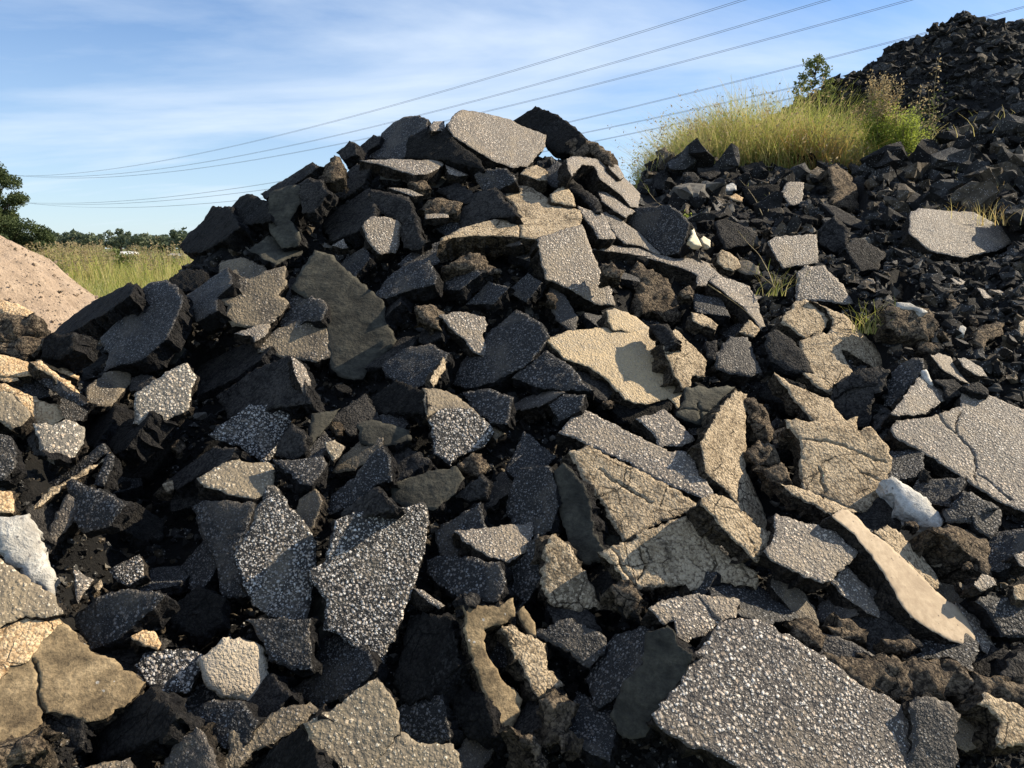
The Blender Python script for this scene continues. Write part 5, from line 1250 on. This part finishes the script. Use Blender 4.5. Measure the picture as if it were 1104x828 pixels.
def tree(name, base, height, crown, trunk_r, leafm, seed, label, cat='tree', leaf=.05, per=260, limbs=9, trunk_h=.45, droop=0.0):
    """tapered trunk with limbs and leaf clumps; crown = list of (dx,dy,z,r) clump balls"""
    root = empty(name, base); tag(root, label, cat)
    r = random.Random(seed); SV = []; SF = []
    tp = [Vector((r.gauss(0, .02) * height * t, r.gauss(0, .02) * height * t, height * .93 * t)) for t in (0, .15, .3, .45, .6, .75, .9, 1)]
    v_, f_ = tube(tp, [trunk_r * (1 - .85 * t) for t in (0, .15, .3, .45, .6, .75, .9, 1)], 7); SV += v_; SF += f_
    lq = []
    for (dx, dy, z, cr) in crown:
        c = Vector((dx, dy, z)); zz = max(.2 * height, z - cr * .8 - abs(dx) * .35)
        st = Vector((0, 0, min(zz, height * .88)))
        mid = st.lerp(c, .5) + Vector((0, 0, -.08 * (c - st).length))
        v_, f_ = tube([st, mid, c], [trunk_r * .32, trunk_r * .2, trunk_r * .06], 5)
        bb = len(SV); SV += v_; SF += [tuple(i + bb for i in q) for q in f_]
        for k in range(per):
            d = Vector((r.gauss(0, 1), r.gauss(0, 1), r.gauss(0, .75))).normalized() * cr * (r.random() ** .45)
            lq.append((c.x + d.x, c.y + d.y, c.z + d.z * .8, leaf * r.uniform(.6, 1.4)))
    link_mesh('trunk', SV, SF, M['bark'], root, smooth=True)
    v_, f_, m_ = quads([(*q, 0) for q in lq], seed); fast_mesh('crown', v_, f_, M[leafm], 4, False, parent=root)
    return root

# pine at the left edge, 30 m away
rp = random.Random(4)
pb = at(-22, 268, 30); base = Vector((pb.x, pb.y, -.2))
top = at(-5, 176, 30).z - base.z
crown = []
for k in range(90):
    t = rp.random() ** .85
    z = .8 + (top - .9) * t
    w = 2.35 * (1 - t) ** .6 + .35
    a = rp.uniform(0, 6.28); rr = w * rp.uniform(.35, 1.0)
    crown.append((rr * math.cos(a), rr * math.sin(a), z, rp.uniform(.28, .5)))
for dx, z, c in ((1.9, at(40, 245, 30).z - base.z, .42), (2.15, at(44, 250, 30).z - base.z, .35), (1.3, at(28, 196, 30).z - base.z, .38), (1.5, at(26, 214, 30).z - base.z, .38), (.8, at(5, 186, 30).z - base.z, .4), (.2, at(-12, 180, 30).z - base.z, .4), (1.2, at(30, 255, 30).z - base.z, .5), (1.7, at(36, 262, 30).z - base.z, .4)):
    crown.append((dx, rp.uniform(-.4, .4), z, c))
tree('pine_tree', base, top, crown, .16, 'pine', 3, 'dark green pine tree at the left edge behind the sand pile', leaf=.042, per=850)

# sapling over the grass
sb = at(877, 100, 11.5); zb = Zc(sb.x, sb.y)
rr_ = random.Random(9)
st = at(876, 60, 11.5).z - zb
cr = [(.24 * math.sin(k * 2.4) * (.25 + k / 34), rr_.gauss(0, .1), st - .03 - .52 * k / 34, rr_.uniform(.05, .09)) for k in range(34)]
tree('sapling', Vector((sb.x, sb.y, zb)), st, cr, .018, 'bush_leaf', 8, 'slim leafy sapling rising above the grass against the sky', leaf=.02, per=46)

# field grass and reeds at the left
fi = []
rf = random.Random(31)
for _ in range(22000):
    D = 9.5 + 50 * rf.random() ** 1.7; px = rf.uniform(10, 300)
    p = at(px, 300, D); x, y = p.x, p.y
    if math.hypot(x - SC.x, (y - SC.y) / 1.1) < 3.0: continue
    hh = rf.uniform(.35, .8) * (1 + .012 * D)
    u = rf.random(); patch = noise.noise(Vector((x * .25, y * .25, 3)))
    m = 0 if u < .62 + patch * .5 else (1 if u < .97 else 2)
    fi.append((x, y, -.27, hh + .1, .010 + D * .0011, rf.gauss(-.05, .3), rf.gauss(0, .3), m))
V, F, mi = blades(fi, 6)
o = fast_mesh('field_grass', np.array(V), np.array(F), None, 4, True, mi, [M['grass_green'], M['grass_straw'], M['grass_orange']])
tag(o, 'long yellow green grass of the field beyond the sand pile', 'grass', kind='stuff')
ri = []; sq = []
for _ in range(2600):
    D = rf.uniform(27, 46); px = rf.uniform(25, 215)
    p = at(px, 280, D); x, y = p.x, p.y
    patch = noise.noise(Vector((x * .35, y * .2, 7)))
    if patch < -.15 or 122 < px < 148 or 184 < px < 197: continue
    hh = rf.uniform(1.3, 2.0) + patch * .5
    lx = rf.gauss(-.1, .15); m = 1 if rf.random() < .5 else 0
    ri.append((x, y, -.27, hh, .035, lx, 0, m))
    if rf.random() < .35:
        for k in range(9): sq.append((x + lx * hh + rf.gauss(0, .045), y + rf.gauss(0, .05), -.27 + hh - rf.uniform(-.1, .3), .05, 2))
V, F, mi = blades(ri, 7); V2, F2, m2 = quads(sq, 8)
o = fast_mesh('tall_reeds', np.concatenate([np.array(V), V2]), np.concatenate([np.array(F), F2 + len(V)]), None, 4, True, mi + m2, [M['grass_green'], M['grass_straw'], M['seed']])
tag(o, 'tall plumed reeds at the far side of the field', 'reeds', kind='stuff')

# bushes before the wood
for k, (px, D, h, w, lab) in enumerate([(72, 44, 1.75, 1.5, 'green bush nearest the pine at the back of the field'), (112, 48, 1.9, 1.9, 'broad green bush left of the small white house'),
                                      (148, 52, 1.5, 1.2, 'small bush right of the small white house'), (172, 50, 1.45, 1.3, 'low bush where the field meets the black slabs')]):
    p = at(px, 270, D)
    rb = random.Random(50 + k)
    cr = [(rb.gauss(0, w * .45), rb.gauss(0, w * .4), h * rb.uniform(.45, .9), rb.uniform(.25, .5)) for _ in range(12)]
    tree('bush', Vector((p.x, p.y, -.27)), h * .8, cr, .04, 'bush_leaf', 60 + k, lab, 'bush', leaf=.09, per=150)

# far wood
wl = []; SV = []; SF = []
rw = random.Random(77)
for k in range(230):
    px = rw.uniform(-120, 420) if k < 180 else rw.uniform(420, 1250); D = rw.uniform(200, 330)
    p = at(px, 268, D); hh = rw.uniform(5.0, 7.4) * (1.12 if 100 < px < 130 else 1)
    base = Vector((p.x, p.y, -.3)); cr_ = rw.uniform(2.4, 4.2)
    v_, f_ = tube([base, base + Vector((0, 0, hh * .6))], [.25, .1], 5); bb = len(SV); SV += v_; SF += [tuple(i + bb for i in q) for q in f_]
    for c in range(8):
        cc = base + Vector((rw.gauss(0, cr_ * .5), rw.gauss(0, cr_ * .5), hh * rw.uniform(.35, .8))); r0 = cr_ * rw.uniform(.3, .5)
        for q in range(55):
            d = Vector((rw.gauss(0, 1), rw.gauss(0, 1), rw.gauss(0, 1))).normalized() * r0 * (rw.random() ** .4)
            wl.append((cc.x + d.x, cc.y + d.y, cc.z + d.z * .8, rw.uniform(.35, .7), 1))
v1 = np.array([tuple(v) for v in SV]); v2, f2, _ = quads(wl, 12)
F4 = np.array([f for f in SF if len(f) == 4])
o = fast_mesh('far_wood', np.concatenate([v1, v2]), np.concatenate([F4, f2 + len(v1)]), None, 4, False, [0] * len(F4) + [1] * len(f2), [M['bark'], M['far_leaf']])
tag(o, 'dark green wood along the horizon', 'wood', kind='stuff')

# two small buildings at the edge of the wood
M['house_white'] = NT('painted_white_wall').done((.78, .78, .76), .7)
M['house_grey'] = NT('weathered_grey_wall').done((.34, .33, .31), .8)
M['roof'] = NT('roof_grey').done((.33, .30, .28), .8)
M['glass'] = NT('window_glass').done((.04, .05, .06), .15, None, .6)
def boxv(x0, x1, y0, y1, z0, z1):
    return [(x0, y0, z0), (x1, y0, z0), (x1, y1, z0), (x0, y1, z0), (x0, y0, z1), (x1, y0, z1), (x1, y1, z1), (x0, y1, z1)], \
           [(3, 2, 1, 0), (4, 5, 6, 7), (0, 1, 5, 4), (1, 2, 6, 5), (2, 3, 7, 6), (3, 0, 4, 7)]
def house(px, D, w, h, wallm, roofm, label):
    p = at(px, 270, D); root = empty('house', (p.x, p.y, -.25)); tag(root, label, 'house')
    d = w * .8
    v_, f_ = boxv(-w / 2, w / 2, 0, d, 0, h); link_mesh('wall', v_, f_, wallm, root)
    e = .35
    rv = [(-w / 2 - e, -e, h + .003), (w / 2 + e, -e, h + .003), (w / 2 + e, d + e, h + .003), (-w / 2 - e, d + e, h + .003), (-w / 2 - e, d / 2, h + d * .3), (w / 2 + e, d / 2, h + d * .3)]
    link_mesh('roof', rv, [(0, 1, 5, 4), (2, 3, 4, 5), (0, 4, 3), (1, 2, 5), (3, 2, 1, 0)], roofm, root)
    for wx in (-w * .28, w * .05, w * .32):
        v_, f_ = boxv(wx - .45, wx + .45, -.05, .1, h * .4, h * .75); link_mesh('window', v_, f_, M['glass'], root)
house(135, 80, 1.1, 1.25, M['house_white'], M['house_white'], 'small white house at the edge of the far wood')
house(191, 80, 1.0, 1.1, M['house_grey'], M['roof'], 'small grey shed on the far side of the field, beside the black skyline slab')

# ------------------------------------------------------------------ power lines
M['wire'] = NT('aluminium_cable').done((.16, .16, .17), .5, None, .5)
def wire(l, m, r, D1, D2, label):
    P1 = at(*l, D1); P2 = at(*r, D2)
    d = ray(*m)
    # where the line of sight to the middle point meets the vertical plane of the cable
    ex, ey = P2.x - P1.x, P2.y - P1.y
    t = (P1.x * ey - P1.y * ex) / (d.x * ey - d.y * ex)
    Pm = CAM + d * t
    sm = ((Pm.x - P1.x) * ex + (Pm.y - P1.y) * ey) / (ex * ex + ey * ey)
    lin = P1.z + (P2.z - P1.z) * sm
    k = (Pm.z - lin) / (sm * (sm - 1))
    path = []; rad = []
    for i in range(61):
        s = -.25 + 1.6 * i / 60
        path.append(Vector((P1.x + ex * s, P1.y + ey * s, P1.z + (P2.z - P1.z) * s + k * s * (s - 1)))); rad.append(.019)
    a = P1
    path2 = [p + Vector((0, .0, .0)) for p in path]
    off = Vector((ey, -ex, 0)).normalized() * .22
    root = empty('power_line', path[0]); tag(root, label, 'power line', 'power lines crossing the sky')
    for sg in (-1, 1):
        v_, f_ = tube([p + off * sg - path[0] for p in path2], rad, 5)
        link_mesh('cable', v_, f_, M['wire'], root, smooth=True)
wire((50, 189), (500, 92), (801, 0), 240, 78, 'uppermost of the power lines crossing the sky')
wire((50, 190.5), (500, 112), (892, 0), 242, 76, 'second power line from the top')
wire((50, 191.5), (525, 120), (981, 0), 244, 74, 'third power line from the top')
wire((50, 219), (612, 132), (981, 40), 246, 82, 'fourth power line, passing behind the top of the black heap')
wire((50, 220), (631, 143), (830, 100), 248, 92, 'fifth power line, disappearing behind the grass')
wire((50, 221), (648, 151), (760, 127), 250, 100, 'lowest power line, reaching the grass just right of the crest')

# ------------------------------------------------------------------ light, sky
SUNV = Vector((.78, .22, .53)).normalized()
el = math.asin(SUNV.z); az = math.atan2(SUNV.x, SUNV.y)   # azimuth clockwise from +Y
sd = bpy.data.lights.new('sun', 'SUN'); sd.energy = 5.0; sd.angle = R(.53); sd.color = (1.0, .87, .67)
so = bpy.data.objects.new('sun', sd); COL.objects.link(so)
so.rotation_euler = SUNV.to_track_quat('Z', 'Y').to_euler(); so.location = (20, 0, 20)
w = bpy.data.worlds.new('World'); scene.world = w; w.use_nodes = True
t = w.node_tree; t.nodes.clear()
N_ = lambda k, **kw: (lambda n: [setattr(n, a, b) for a, b in kw.items()] and n or n)(t.nodes.new(k))
out = N_('ShaderNodeOutputWorld'); bg = N_('ShaderNodeBackground'); sky = N_('ShaderNodeTexSky', sky_type='NISHITA')
sky.sun_disc = False; sky.sun_elevation = el; sky.sun_rotation = az; sky.air_density = 1.0; sky.dust_density = .15; sky.ozone_density = 2.5
tc = N_('ShaderNodeTexCoord')
sep = N_('ShaderNodeSeparateXYZ'); t.links.new(tc.outputs['Generated'], sep.inputs[0])
# clouds live on a flat layer overhead: direction / height gives their place
mx = N_('ShaderNodeMath', operation='MAXIMUM'); mx.inputs[1].default_value = 0.0; t.links.new(sep.outputs[2], mx.inputs[0])
ad = N_('ShaderNodeMath', operation='ADD'); ad.inputs[1].default_value = .12; t.links.new(mx.outputs[0], ad.inputs[0])
dv = N_('ShaderNodeVectorMath', operation='DIVIDE'); t.links.new(tc.outputs['Generated'], dv.inputs[0])
cb = N_('ShaderNodeCombineXYZ'); [t.links.new(ad.outputs[0], cb.inputs[i]) for i in range(3)]; t.links.new(cb.outputs[0], dv.inputs[1])
mp = N_('ShaderNodeMapping'); mp.inputs['Scale'].default_value = (.55, 1.15, 0); mp.inputs['Rotation'].default_value = (0, 0, R(8)); mp.inputs['Location'].default_value = CLOUD_LOC
t.links.new(dv.outputs[0], mp.inputs[0])
nz = N_('ShaderNodeTexNoise'); nz.inputs['Scale'].default_value = .75; nz.inputs['Detail'].default_value = 8; nz.inputs['Roughness'].default_value = .56; nz.inputs['Distortion'].default_value = .5
t.links.new(mp.outputs[0], nz.inputs[0])
rp_ = N_('ShaderNodeValToRGB'); rp_.color_ramp.elements[0].position = .36; rp_.color_ramp.elements[0].color = (0, 0, 0, 1); rp_.color_ramp.elements[1].position = .70; rp_.color_ramp.elements[1].color = (.85, .85, .85, 1)
t.links.new(nz.outputs[0], rp_.inputs[0])
hz = N_('ShaderNodeValToRGB'); hz.color_ramp.elements[0].position = .0; hz.color_ramp.elements[0].color = (.5, .5, .5, 1); hz.color_ramp.elements[1].position = .30; hz.color_ramp.elements[1].color = (0, 0, 0, 1)
t.links.new(sep.outputs[2], hz.inputs[0])
mxx = N_('ShaderNodeMath', operation='MAXIMUM'); t.links.new(rp_.outputs[0], mxx.inputs[0]); t.links.new(hz.outputs[0], mxx.inputs[1])
mix = N_('ShaderNodeMix', data_type='RGBA'); t.links.new(mxx.outputs[0], mix.inputs[0]); tint = N_('ShaderNodeMix', data_type='RGBA', blend_type='MULTIPLY'); tint.inputs[0].default_value = 1; tint.inputs[7].default_value = (.72, .93, 1.17, 1); t.links.new(sky.outputs[0], tint.inputs[6]); t.links.new(tint.outputs[2], mix.inputs[6]); mix.inputs[7].default_value = CLOUD_COL
t.links.new(mix.outputs[2], bg.inputs[0]); bg.inputs[1].default_value = SKY_STR
t.links.new(bg.outputs[0], out.inputs[0])

scene.view_settings.view_transform = 'Standard'; scene.view_settings.look = 'None'
scene.view_settings.exposure = EXPO; scene.view_settings.gamma = 1
scene.view_settings.use_curve_mapping = False
scene.cycles.max_bounces = 5; scene.cycles.diffuse_bounces = 2; scene.cycles.glossy_bounces = 2; scene.cycles.transmission_bounces = 2
